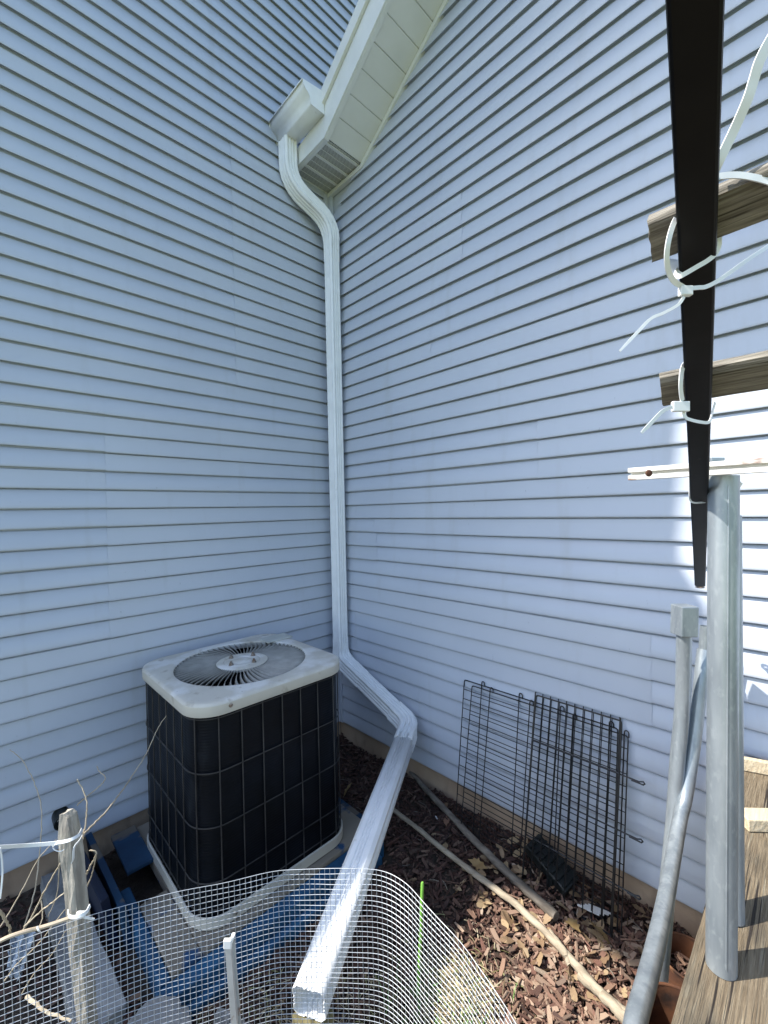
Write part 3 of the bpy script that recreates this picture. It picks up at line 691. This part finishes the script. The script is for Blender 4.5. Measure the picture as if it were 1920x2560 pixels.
# ------------------------------------------------------------------ deck at the right
DZ = .850
dk = empty('timber_deck', (-.8, -2.9, 0), 'weathered brown timber deck corner against the right wall', 'deck')
bd = MB(); y = -2.500; i = 0
while y > -4.2:
    wd = .135; a = MB()
    bm = bmesh.new()
    dy = rr.uniform(-.001, .001)
    obj('deck_board', MB().box((-2.6, y - wd, DZ - .036), (-.018 - (0.004 * (i % 2)), y, DZ + dy)), m_deck, dk, bevel=.004); y -= wd + .006; i += 1
obj('rim_joist', MB().box((-2.6, -2.545, DZ - .22), (-.02, -2.507, DZ - .038)), m_deck, dk)
for (x, y) in ((-.12, -2.59), (-1.9, -2.59), (-.12, -3.9), (-1.9, -3.9)):
    obj('deck_post', MB().box((x - .045, y - .045, -.1), (x + .045, y + .045, DZ - .037)), m_deck, dk, bevel=.004)
def odir(p, ang, L, wd, h, name, label, cat, m_):
    m4 = Matrix.Translation(p) @ Matrix.Rotation(ang, 4, 'Z')
    return obj(name, MB().box((-L / 2, -wd / 2, 0), (L / 2, wd / 2, h), m4), m_, loc=p, bevel=.003, label=label, cat=cat)
p = onz(1925, 2065, DZ + .002); odir(p, R(-48), .16, .055, .036, 'wood_offcut', 'pale sawn wood offcut lying on the deck by the wall', 'wood block', m_newwood)
p = onz(1900, 1985, DZ + .002); odir(V((-.10, p.y - .03, p.z)), R(-70), .20, .02, .045, 'wood_strip', 'narrow pale wood strip lying on the deck against the wall', 'wood strip', m_newwood)

# ------------------------------------------------------------------ galvanised pipes
def tube_wall(path, r, n=28, wall=.002):
    mb = MB(); P = [V(p) for p in path]
    mb.tube(P, r, n, caps=False); mb.tube(P, r - wall, n, caps=False)
    b = 0; o = len(P) * n
    for e in (0, len(P) - 1):
        for j in range(n):
            j2 = (j + 1) % n; mb.f.append((e * n + j, e * n + j2, o + e * n + j2, o + e * n + j))
    return mb
bt = onz(1803, 2418, DZ + .001); dep = (bt - CAM).dot(FW)
tp = at(1809, 1190, dep - .005); tp.x, tp.y = bt.x + (tp.x - bt.x) * 1, bt.y + (tp.y - bt.y) * 1
pr_ = 41 / F * dep * .78
gp = empty('galvanised_post', bt, 'thick galvanised steel post standing on the deck under the rusty bracket', 'post')
obj('post_tube', tube_wall([bt, bt.lerp(tp, .5), tp], pr_), m_galv, gp, smooth=True)
obj('weld_seam', MB().tube([bt.lerp(tp, .02) - FW * (pr_ * .93) - RT * pr_ * .36, tp.lerp(bt, .02) - FW * (pr_ * .93) - RT * pr_ * .36], .0016, 6), m_galv, gp, smooth=True)
b2 = onz(1826, 2292, DZ + .001); d2 = (b2 - CAM).dot(FW)
obj('galvanised_post', tube_wall([b2, at(1822, 1290, d2 + .10)], .0265), m_galv, loc=b2, smooth=True, label='second galvanised post mostly hidden behind the thick one', cat='post')
# pipe with the square cap (behind) and the bent pipe (in front)
pa = smooth_path([at(1711, 1572, 1.55), at(1706, 1760, 1.57), at(1694, 1900, 1.57), at(1684, 2050, 1.56), at(1672, 2180, 1.52), at(1660, 2320, 1.45), onz(1640, 2560, .0)], 8)
cp = empty('capped_pipe', pa[-1], 'galvanised pipe with a square cap leaning behind the bent pipe', 'pipe')
obj('pipe_tube', tube_wall(pa, .0245), m_galv, cp, smooth=True)
ct, cb = at(1711.5, 1513, 1.55), at(1710, 1588, 1.55)
cc = (ct + cb) / 2; hz = (ct - cb) / 2; hx = RT * .031
obj('square_cap', MB().obox(cc, hx, FW * .031, hz), m_galv, cp, bevel=.004)
pbp = [at(1760, 1625, 1.62), at(1752, 1700, 1.60), at(1738, 1830, 1.58), at(1717, 1975, 1.55), at(1700, 2050, 1.50), at(1682, 2150, 1.40), at(1664, 2250, 1.28), at(1640, 2360, 1.15), at(1615, 2460, 1.04), at(1588, 2560, .95), at(1570, 2700, .86)]
pb = smooth_path(pbp, 6); g_ = pb[-1].copy(); pb += smooth_path([pb[-1], V((g_.x - .05, g_.y + .03, .30)), V((g_.x - .08, g_.y + .05, 0.0))], 6)[1:]
bpipe = empty('bent_pipe', pb[-1], 'bent galvanised pipe sweeping down to the left beside the deck', 'pipe')
obj('pipe_tube', tube_wall(pb, .0225), m_galv, bpipe, smooth=True)
obj('swaged_end', tube_wall([at(1760, 1628, 1.62), at(1763, 1565, 1.62)], .0175), m_galv, bpipe, smooth=True)

# rusty pails below the deck edge
def pail(name, c, r0, r1, h, label):
    t_ = empty(name, c, label, 'pail'); c = V(c)
    obj('pail_body', MB().lathe([(0, .004), (r0, .004), (r0 + .3 * (r1 - r0), h * .3), (r0 + .31 * (r1 - r0) + .003, h * .33), (r0 + .4 * (r1 - r0), h * .36), (r1, h), (r1 - .003, h), (r0 - .003, .008), (0, .008)], c, 40), m_rust, t_, smooth=True)
    tor = [(r1 + .004 * math.cos(2 * math.pi * i / 8), h + .004 * math.sin(2 * math.pi * i / 8)) for i in range(9)]
    obj('rim', MB().lathe(tor, c, 40), m_rust, t_, smooth=True)
pail('rusty_pail', at(1712, 2640, 1.16) - V((0, 0, .33)), .09, .115, .40, 'rust-brown pail with an open rim below the deck edge')
pail('rusty_pail', at(1722, 2420, 1.62) - V((0, 0, .30)), .075, .095, .34, 'taller rust-brown pail behind the pipes, half hidden by the deck')

# ------------------------------------------------------------------ rusty white strut on the post
st = empty('bracket_strut', at(1765, 1178, dep), 'rusty white double-rail metal strut lying across the post top', 'bracket')
s0, s1 = at(1612, 1181, .93), at(1765, 1173, .865)
sd = V((0, -1, 0)); s0 = s1 - sd * .140; s1b = s1 + sd * .28
up = V((0, 0, 1)); sx_ = V((1, 0, 0))
for dz in (.0085, -.0085):
    obj('rail', MB().obox((s0 + s1b) / 2 + up * dz, sx_ * .010, sd * ((s1b - s0).length / 2), up * .0050), m_strut, st, bevel=.001)
obj('web', MB().obox((s0 + s1b) / 2 + sx_ * .006, sx_ * .0015, sd * ((s1b - s0).length / 2 - .002), up * .0040), m_strut, st)
hp = at(1806, 1170, dep - .016)
obj('pivot_bolt', MB().lathe([(.002, .004), (.004, .004), (.0065, .002), (.0065, 0)], hp, 16, -FW), m_bolt, st, smooth=True)
hp = at(1622, 1183, .915); obj('pivot_bolt', MB().lathe([(0, .004), (.006, .003), (.0075, 0)], hp, 16, -FW), m_rust, st, smooth=True)
pth = smooth_path([at(1772, 1196, dep), at(1790, 1190, dep - .004), at(1815, 1190, dep - .006), at(1835, 1200, dep - .006), at(1852, 1215, dep - .002)], 5)
obj('curved_arm', MB().sweep([(-.006, -.0012), (.006, -.0012), (.006, .0012), (-.006, .0012)], pth, V((0, 0, 1))), m_strut, st)
obj('top_plate', MB().obox(at(1785, 1150, dep + .03), RT * .014, FW * .012, UP * .004), m_galv, st, bevel=.001)

# ------------------------------------------------------------------ black bar, slats and zip ties overhead
T = at(1737, 0, .283); E = at(1750, 1462, 1.54)
bdv = (E - T); bl = bdv.length; bdir = bdv.normalized()
lat = bdir.cross(V((0, 0, 1))).normalized(); bn = lat.cross(bdir).normalized()   # bn: upward normal of the bar
bar = empty('steel_bar', E, 'long black steel bar running down overhead past the wooden slats', 'bar')
HWB, HT = .0158, .0060
A0 = T - bdv * .62
cs = MB().obox((A0 + E) / 2, bdir * ((E - A0).length / 2), lat * HWB, bn * HT)
obj('bar_body', cs, m_bar, bar, bevel=.003)
et = MB(); ec = E + bdir * .012
ring = [(.014 * math.cos(2 * math.pi * i / 20), .014 * math.sin(2 * math.pi * i / 20)) for i in range(20)]; rin = [(x * .45, y * .45) for x, y in ring]
n = 20
for dz in (-.0015, .0015):
    for (x, y) in ring + rin: et.v.append(ec + lat * (x - .0) + bdir * y + bn * (dz - .006))
for i in range(n):
    j = (i + 1) % n
    et.f += [(i, j, n + j, n + i), (2 * n + i, 2 * n + j, 3 * n + j, 3 * n + i), (i, j, 2 * n + j, 2 * n + i), (n + i, n + j, 3 * n + j, 3 * n + i)]
obj('end_tab', et, m_bolt, bar)
def bar_at(v):  # point of the bar's centre line seen at image row v
    s_ = v * .283 / (2251 - v * 1.257); return T + bdv * s_
def slat(v0, v1, ul, thick, label, seed, yend=.9):
    rr2 = random.Random(seed)
    p0, p1 = bar_at(v0), bar_at(v1); c = (p0 + p1) / 2 + bn * (HT + thick / 2 + .001); hw = (p1 - p0).length / 2
    # left end: walk along +y until it projects to column ul
    k = 0.0
    while k < .6:
        q = c + V((0, k, 0)) - CAM
        if 960 + F * q.dot(RT) / q.dot(FW) < ul: break
        k += .0005
    mb = MB(); N = 26; bn_ = bdir.cross(V((0, 1, 0))).normalized()
    ay = V((0, -1, 0)); s0_ = c + V((0, k, 0)); Ltot = k + yend
    prof = []
    K = 6
    for i in range(K): prof.append((-1 + 2 * i / K, -1))
    for i in range(3): prof.append((1, -1 + 2 * i / 3))
    for i in range(K): prof.append((1 - 2 * i / K, 1))
    for i in range(3): prof.append((-1, 1 - 2 * i / 3))
    m = len(prof); jit = [(rr2.uniform(-.0007, .0007), rr2.uniform(-.0007, .0007)) for _ in prof]
    for a in range(N + 1):
        y_ = Ltot * (a / N) ** 1.6
        ex = rr2.uniform(-.0014, .0014) if a == 0 else 0
        for j, (x, z) in enumerate(prof):
            rnd_ = .90 if (abs(x) > .99 and abs(z) > .99) else 1
            mb.v.append(s0_ + ay * (y_ + (rr2.uniform(0, .0022) if a == 0 else 0)) + bdir * (hw * x * rnd_ + jit[j][0] + rr2.uniform(-.0003, .0003)) + bn * (thick / 2 * z * rnd_ + jit[j][1] + rr2.uniform(-.0003, .0003)))
    for a in range(N):
        for j in range(m):
            j2 = (j + 1) % m; mb.f.append((a * m + j, a * m + j2, (a + 1) * m + j2, (a + 1) * m + j))
    mb.f.append(tuple(range(m))[::-1]); mb.f.append(tuple(N * m + j for j in range(m)))
    return obj('lath', mb, m_slat, loc=c, smooth=True, label=label, cat='lath', group='wooden slats tied to the black bar'), c
sl1, c1 = slat(522, 632, 1622, .0165, 'nearer weathered grey wooden slat tied across the black bar', 1)
sl2, c2 = slat(944, 1015, 1651, .0185, 'farther tan wooden slat tied across the black bar', 2)

def strap(pts, wd, th, parent_or, name='strap', label=None, cat=None, tpr=False, face=None):
    P = smooth_path(pts, 6); a0 = (P[1] - P[0]).cross(face or FW)
    sc_ = [1 if i < len(P) - 4 or not tpr else .55 + .11 * (len(P) - i) for i in range(len(P))]
    mb = MB().sweep([(-wd / 2, -th / 2), (wd / 2, -th / 2), (wd / 2, th / 2), (-wd / 2, th / 2)], P, a0, sc_)
    if parent_or is not None: return obj(name, mb, m_tie, parent_or, smooth=True)
    return obj(name, mb, m_tie, loc=P[0], smooth=True, label=label, cat=cat)
def zz(pts): return [at(1560 + x / 4.608, 400 + y / 4.608, d) for x, y, d in pts]
zt = empty('zip_tie', at(1713, 735, .455), 'white zip tie with a boxy head under the nearer slat, tail hanging left', 'zip tie', 'zip ties')
strap(zz([(612, 640, .425), (560, 760, .405), (515, 920, .400), (492, 1100, .405), (510, 1270, .415), (570, 1390, .428), (680, 1465, .437), (740, 1500, .437)]), .0048, .0012, zt)
strap(zz([(760, 1480, .437), (860, 1470, .44), (940, 1462, .442), (1060, 1405, .45), (1200, 1310, .46), (1440, 1140, .47), (1700, 970, .48), (1900, 850, .49)]), .0042, .0012, zt)
hb = zz([(708, 1512, .436)])[0]; obj('tie_head', MB().obox(hb, RT * .0062, FW * .003, UP * .0048), m_tie, zt, bevel=.001)
strap([at(1710, 742, .436), at(1695, 762, .434), at(1660, 782, .43), at(1628, 796, .427), at(1598, 826, .424), at(1549, 878, .42)], .0030, .0010, zt, 'tail', tpr=True)
zt = empty('zip_tie', at(1740, 660, .44), 'second white zip tie wrapped round the bar just below the nearer slat', 'zip tie', 'zip ties')
strap(zz([(1050, 500, .425), (1068, 640, .425), (1088, 800, .428), (1098, 930, .43), (1088, 1010, .432), (1050, 1085, .432), (960, 1160, .431), (840, 1230, .431), (720, 1300, .431), (640, 1340, .433), (596, 1325, .44), (585, 1285, .448), (610, 1260, .46)]), .0046, .0012, zt)
strap(zz([(640, 1340, .452), (580, 1300, .455), (560, 1200, .46), (590, 1150, .462)]), .010, .0012, zt)
zt = empty('zip_tie', at(1880, 300, .36), 'broad white strap slanting up from the bar at the top right', 'strap')
strap([at(1784, 432, .385), at(1800, 398, .378), at(1835, 325, .37), at(1868, 250, .36), at(1884, 200, .355), at(1900, 150, .35), at(1935, 85, .345), at(1990, 0, .34)], .0088, .0012, zt)
zt = empty('zip_tie', at(1860, 440, .38), 'white strap arching over the nearer slat to the right of the bar', 'strap')
strap([at(1780, 449, .378), at(1800, 441, .376), at(1840, 438, .374), at(1880, 443, .372), at(1925, 455, .37), at(1990, 480, .365)], .0055, .0012, zt)
def z4p(pts): return [at(1560 + x / 4.608, 820 + y / 4.608, d) for x, y, d in pts]
zt = empty('zip_tie', at(1703, 1012, .585), 'white zip tie holding the farther slat to the bar, tail down left', 'zip tie', 'zip ties')
strap(z4p([(712, 395, .595), (672, 470, .578), (655, 600, .575), (655, 720, .580), (672, 840, .588)]), .0066, .0012, zt)
strap(z4p([(680, 930, .592), (690, 985, .592), (715, 1035, .592), (770, 1058, .592), (860, 1080, .592), (960, 1090, .594), (995, 1060, .60), (1010, 1000, .61), (1030, 930, .62), (1050, 860, .625)]), .0042, .0012, zt)
hb = z4p([(650, 905, .588)])[0]; obj('tie_head', MB().obox(hb, RT * .0115, FW * .003, UP * .0070), m_tie, zt, bevel=.001)
strap(z4p([(600, 905, .588), (540, 915, .586), (470, 945, .584), (415, 985, .582), (330, 1075, .58), (200, 1210, .578)]), .0050, .0010, zt, 'tail', tpr=True)
zt = empty('zip_tie', at(1745, 1255, .86), 'thin white zip tie round the bar below the rusty strut', 'zip tie', 'zip ties')
def z3(pts): return [at(1500 + x / 2.602, 850 + y / 2.602, d) for x, y, d in pts]
dz3 = (bar_at(1255) - CAM).dot(FW) - .016
strap(z3([(583, 880, dz3), (583, 1000, dz3), (588, 1045, dz3), (610, 1058, dz3 - .002), (650, 1058, dz3 - .002), (690, 1052, dz3), (704, 1030, dz3), (706, 960, dz3), (706, 870, dz3 + .01)]), .0036, .0012, zt)

# ------------------------------------------------------------------ hardware cloth fence
HZ = .869
crv = [(-1.55, .62), (-1.2, .80), (-.85, .945), (-.687, 1.02), (-.558, 1.065), (-.346, 1.122), (-.24, 1.132), (-.11, 1.126), (-.028, 1.114), (.029, 1.077), (.076, 1.02), (.138, .94), (.172, .88), (.217, .80), (.255, .70), (.275, .58)]
fwh = V((FW.x, FW.y, 0)).normalized(); rth = V((-fwh.y * -1, fwh.x * -1, 0)); rth = V((fwh.y, -fwh.x, 0))
base = [V((CAM.x, CAM.y, 0)) + rth * a + fwh * b_ for a, b_ in crv]
fine = smooth_path(base, 40)
cell = .0138; pts = [fine[0]]; acc = 0
for i in range(1, len(fine)):
    seg = fine[i] - fine[i - 1]; L = seg.length
    while acc + L >= cell:
        k = (cell - acc); p = fine[i] - seg.normalized() * (L - k); pts.append(p); L -= k; acc = 0
    acc += L
nrow = int(HZ / cell)
def nz(i, h):  # slight ripple of the sheet
    return .006 * math.sin(i * .13 + h * 3) + .004 * math.sin(i * .31 - h * 5)
nm = MB()
nrmv = []
for i in range(len(pts)):
    d = (pts[min(i + 1, len(pts) - 1)] - pts[max(i - 1, 0)]).normalized(); nrmv.append(V((-d.y, d.x, 0)))
def npt(i, h):
    tz = .006 * math.sin(i * .11 + 1)
    kx = .0005 * math.sin(i * 12.9898 + h * 78.2)
    return pts[i] + nrmv[i] * (nz(i, h) * (.3 + .7 * (HZ - h)) + kx) + V((0, 0, h + kx + tz * (h / HZ)))
for r_ in range(nrow + 1):
    h = HZ - r_ * cell
    nm.tube([npt(i, h) for i in range(len(pts))], .00076, 4, caps=False)
for i in range(len(pts)):
    nm.tube([npt(i, HZ - nrow * cell * k / 14) for k in range(15)], .00076, 4, caps=False)
nt_ = empty('mesh_fence', pts[len(pts) // 2], 'curved fence of galvanised square wire mesh across the front', 'fence')
obj('wire_mesh', nm, m_mesh, nt_, smooth=False, recalc=False)

# wooden stake with ties
sk = empty('wooden_stake', (at(240, 2560, 1.03) * 1), 'rough grey square wooden stake behind the mesh at the left', 'stake')
s_top, s_bot = at(170, 2030, 1.02), at(220, 2560, 1.03)
ax_ = (s_bot - s_top).normalized(); s_bot = s_top + ax_ * ((s_top.z + .05) / -ax_.z)
a1 = V((.8, .6, 0)); a1 = (a1 - ax_ * a1.dot(ax_)).normalized(); a2 = ax_.cross(a1)
mb = MB(); rr2 = random.Random(9); N = 22; hw = .0155
for i in range(N + 1):
    c = s_top.lerp(s_bot, i / N)
    for (x, y) in ((-1, -1), (-.3, -1.05), (.4, -1.02), (1, -1), (1.05, -.2), (1, .6), (1, 1), (0, 1.04), (-1, 1), (-1.04, 0)):
        k = hw * (.72 if i == 0 else 1)
        mb.v.append(c + a1 * (x * k + rr2.uniform(-.0022, .0022)) + a2 * (y * k + rr2.uniform(-.0022, .0022)) + (ax_ * rr2.uniform(-.004, .012) if i < 1 else V()))
m = 10
for i in range(N):
    for j in range(m): mb.f.append((i * m + j, i * m + (j + 1) % m, (i + 1) * m + (j + 1) % m, (i + 1) * m + j))
mb.f.append(tuple(range(m))[::-1]); mb.f.append(tuple(N * m + j for j in range(m)))
obj('stake_body', mb, m_stake, sk, smooth=False)
def around(c, r, ax3, n=20, turns=1.0, a0=0, pitch=0):
    e1 = ax3.orthogonal().normalized(); e2 = ax3.cross(e1)
    return [c + (e1 * math.cos(a0 + 2 * math.pi * turns * i / n) + e2 * math.sin(a0 + 2 * math.pi * turns * i / n)) * r + ax3 * (pitch * i / n) for i in range(n + 1)]
j = 500 / 1455
def z7(pts): return [at(x * j, 1800 + y * j, d) for x, y, d in pts]
zt = empty('zip_tie', at(175, 2095, 1.0), 'white zip tie looped round the top of the wooden stake', 'zip tie', 'zip ties')
strap(z7([(598, 795, 1.0), (575, 835, .972), (520, 868, .955), (460, 885, .952), (410, 893, .955), (385, 920, .96), (400, 945, .96), (440, 955, .962), (470, 940, .965)]), .0066, .0014, zt)
strap(z7([(598, 840, .985), (575, 880, .97), (545, 915, .96), (535, 960, .958), (533, 1010, .96), (525, 1035, .962)]), .0055, .0012, zt)
zt = empty('strap', at(60, 2115, .97), 'long flat pale strap pulled left from the stake top', 'strap')
strap(z7([(440, 893, .955), (300, 905, .955), (200, 912, .95), (100, 918, .93), (0, 925, .91), (-120, 935, .89)]), .0085, .0012, zt)
strap(z7([(0, 930, .905), (12, 1000, .91), (18, 1100, .915), (12, 1200, .915), (0, 1300, .915)]), .0035, .0012, zt, 'loose_end')
zt = empty('zip_tie', at(200, 2280, 1.0), 'cream tie knotted round the stake at the top edge of the mesh', 'tie', 'zip ties')
strap(z7([(495, 1390, .985), (500, 1425, .972), (540, 1435, .964), (590, 1420, .962), (630, 1395, .97), (655, 1350, .985)]), .0075, .002, zt)
strap(z7([(600, 1430, .975), (640, 1440, .975), (685, 1450, .98)]), .005, .0016, zt, 'tail')
obj('knot', MB().obox(z7([(590, 1412, .975)])[0], RT * .010, FW * .004, UP * .006), m_tie, zt, bevel=.003)
zt = empty('split_cane', at(90, 2320, .96), 'thin split cane tied along the top edge of the mesh at left', 'cane')
obj('cane', MB().tube(smooth_path(z7([(-60, 1640, .925), (60, 1580, .935), (180, 1540, .95), (280, 1515, .965), (380, 1485, .975), (510, 1440, .99)]), 5), .0042, 7), mat('cane', (.55, .45, .33), .6, col2=(.45, .36, .25), nscale=20, stretch=(1, 1, 1)), zt, smooth=True)
strap(z7([(270, 1500, .955), (280, 1530, .952), (290, 1540, .955)]), .004, .0015, zt, 'tie')

# U-post in front
up_ = empty('steel_post', at(572, 2560, .95), 'short chipped steel U-post standing in front of the mesh', 'post')
ut, ub = at(571, 2352, .95), at(588, 2560, .955); ud = (ub - ut).normalized(); ub = ut + ud * ((ut.z + .05) / -ud.z)
sec_u = [(-.011, -.007), (-.004, -.007), (-.004, .004), (.004, .004), (.004, -.007), (.011, -.007), (.011, -.0045), (.0065, -.0045), (.0065, .0065), (-.0065, .0065), (-.0065, -.0045), (-.011, -.0045)]
obj('channel', MB().sweep(sec_u, [ut, ut.lerp(ub, .5), ub], RT), m_upost, up_)
bt_ = MB(); bt_.obox(ut - FW * .004 - UP * .002, RT * .009, FW * .004, UP * .010); bt_.obox(ut + RT * .008 + UP * .004, RT * .004, FW * .006, (UP + RT * .3) * .010)
obj('bent_tip', bt_, m_paper, up_, bevel=.002)
gs_t = at(1056, 2208, 1.62); gs_b = onz(1043, 2500, 0)
obj('garden_stake', MB().tube([gs_b, gs_b.lerp(gs_t, .5) + V((.004, 0, 0)), gs_t, gs_t + V((0, 0, .004))], .0062, 8, [1, 1, 1, .6]), m_green, loc=gs_b, smooth=True, label='thin bright green garden stake standing in the mulch', cat='garden stake')

# dry stems at the left, long vine to the lid
def stem(pts, r, label, name='dry_stem', sub=6):
    P = smooth_path(pts, sub); n = len(P); rr3 = random.Random(int(r * 1e6) + n)
    P = [p + V((rr3.uniform(-1, 1), rr3.uniform(-1, 1), rr3.uniform(-1, 1))) * r * .5 for p in P]
    obj(name, MB().tube(P, r, 6, [1.15 - .5 * i / n for i in range(n)]), m_stem, loc=P[0], smooth=True, label=label, cat='dry stem', group='dry vine stems at the left')
stem(z7([(610, 830, 1.05), (700, 740, 1.15), (810, 620, 1.3), (940, 440, 1.5), (1060, 250, 1.65), (1120, 120, 1.72), (1160, 40, 1.75), (1210, -30, 1.78)]), .0022, 'long pale vine reaching from the stake up to the fan lid')
stem(z7([(180, 1490, 1.3), (250, 1250, 1.35), (285, 1000, 1.4), (303, 760, 1.45), (298, 620, 1.5), (265, 500, 1.55), (225, 400, 1.6), (150, 280, 1.65), (70, 215, 1.7)]), .0019, 'tall dry stem rising left of the stake with a hooked tip')
stem(z7([(600, 870, 1.06), (615, 790, 1.07), (628, 690, 1.08), (630, 590, 1.09), (600, 500, 1.1), (560, 435, 1.1)]), .0020, 'thin dry stem curling above the right side of the stake top')
stem(z7([(560, 620, 1.4), (640, 550, 1.45), (730, 475, 1.5), (765, 420, 1.52), (720, 370, 1.55), (705, 335, 1.55)]), .0019, 'dark hooked tendril in front of the siding right of the stake')
stem(z7([(-10, 1520, 1.2), (80, 1380, 1.22), (170, 1220, 1.25), (280, 1010, 1.28), (410, 870, 1.3)]), .0017, 'straight dry stem slanting up behind the pale strap')
stem(z7([(160, 1540, 1.2), (240, 1420, 1.2), (330, 1230, 1.18), (400, 1110, 1.15), (470, 990, 1.12)]), .0024, 'yellowish stem slanting up to the middle of the stake')
stem(z7([(180, 1500, 1.15), (300, 1390, 1.13), (400, 1310, 1.1), (490, 1240, 1.08)]), .0021, 'short stem slanting low to the left side of the stake')
stem(z7([(620, 1140, 1.06), (660, 1060, 1.06), (700, 980, 1.06), (680, 950, 1.06), (650, 950, 1.06)]), .0020, 'small bent stem just right of the stake')
stem(z7([(635, 1210, 1.07), (665, 1130, 1.07), (690, 1030, 1.07), (705, 975, 1.07)]), .0014, 'finer twin stem just right of the stake')
stem(z7([(190, 2020, 1.1), (250, 2060, 1.08), (320, 2110, 1.07), (400, 2150, 1.06), (520, 2180, 1.05)]), .0042, 'thick pale stem lying low behind the mesh at left')
stem(z7([(-10, 1390, 1.0), (30, 1440, 1.02), (70, 1510, 1.05), (75, 1570, 1.08)]), .0030, 'knobbly stem at the far left edge above the cane')
stem(z7([(300, 1310, 1.3), (310, 1430, 1.28), (280, 1520, 1.26)]), .0016, 'short upright stem by the concrete curb')
stem(z7([(430, 960, 1.25), (428, 1100, 1.25), (410, 1280, 1.25), (350, 1430, 1.25)]), .0014, 'fine grey stem hanging across the concrete curb')
stem(z7([(30, 1900, 1.1), (120, 1780, 1.12), (260, 1650, 1.14), (380, 1500, 1.16), (470, 1380, 1.15)]), .0016, 'dry stem crossing behind the mesh below the cane')
stem(z7([(160, 1990, 1.15), (250, 1840, 1.15), (380, 1700, 1.15), (480, 1530, 1.12)]), .0014, 'second dry stem crossing lower behind the mesh')

# crumpled pale plastic at the far left
rr = random.Random(21); ps = MB(); N = 16
c0 = onz(40, 2400, .08); q1, q2, q3 = onz(95, 2345, .12), onz(30, 2345, .10), onz(20, 2450, .05)
for i in range(N + 1):
    for k in range(N + 1):
        p = q2.lerp(q1, i / N).lerp(q3.lerp(q3 + (q1 - q2) * .5, i / N), k / N)
        ps.v.append(p + V((rr.uniform(-.008, .008), rr.uniform(-.008, .008), .02 + .03 * math.sin(i * .8 + .5 * k) * math.sin(k * .45) + rr.uniform(-.004, .004))))
for i in range(N):
    for k in range(N): ps.f.append((i * (N + 1) + k, i * (N + 1) + k + 1, (i + 1) * (N + 1) + k + 1, (i + 1) * (N + 1) + k))
po = obj('plastic_sheet', ps, m_plastic, loc=c0, label='crumpled pale plastic sheet on the soil behind the mesh at far left', cat='plastic sheet')
for pl in po.data.polygons: pl.use_smooth = True
so = po.modifiers.new('s', 'SOLIDIFY'); so.thickness = .001

# straw heap and grass at the bottom centre
stw = MB()
for _ in range(800):
    a = rr.uniform(0, 6.28); r_ = abs(rr.gauss(0, .13)); c = onz(1150, 2500, 0) + V((r_ * math.cos(a), r_ * math.sin(a), 0)); c.z = gh(c.x, c.y) + .02 + rr.uniform(0, .05) * max(0, 1 - r_ / .25)
    a2 = rr.uniform(0, 6.28); d = V((math.cos(a2), math.sin(a2), rr.uniform(-.3, .5))) * rr.uniform(.012, .045)
    stw.tube([c - d, c + V((0, 0, .004)), c + d], rr.uniform(.0007, .002), 3)
for _ in range(260):
    c = onz(rr.uniform(480, 1000), rr.uniform(2440, 2620), 0); c.z = gh(c.x, c.y) + .02
    a2 = rr.uniform(0, 6.28); d = V((math.cos(a2), math.sin(a2), rr.uniform(-.3, .4))) * rr.uniform(.012, .04)
    stw.tube([c - d, c + V((0, 0, .004)), c + d], rr.uniform(.0007, .0018), 3)
obj('straw', stw, m_straw, kind='stuff', label='pale dry straw and stalks heaped on the soil behind the mesh', cat='straw')
gb = MB()
for _ in range(140):
    c = onz(rr.gauss(1090, 60), rr.uniform(2450, 2600), 0); c.z = gh(c.x, c.y); a2 = rr.uniform(0, 6.28); h = rr.uniform(.03, .08)
    s_ = V((math.cos(a2), math.sin(a2), 0)); w_ = V((-s_.y, s_.x, 0)) * .002
    gb.add([c - w_, c + w_, c + s_ * h * .3 + V((0, 0, h * .7)) + w_ * .7, c + s_ * h * .3 + V((0, 0, h * .7)) - w_ * .7, c + s_ * h * .8 + V((0, 0, h))], [(0, 1, 2, 3), (3, 2, 4)])
obj('grass', gb, m_grass, kind='stuff', label='few green grass blades growing in the straw', cat='grass')
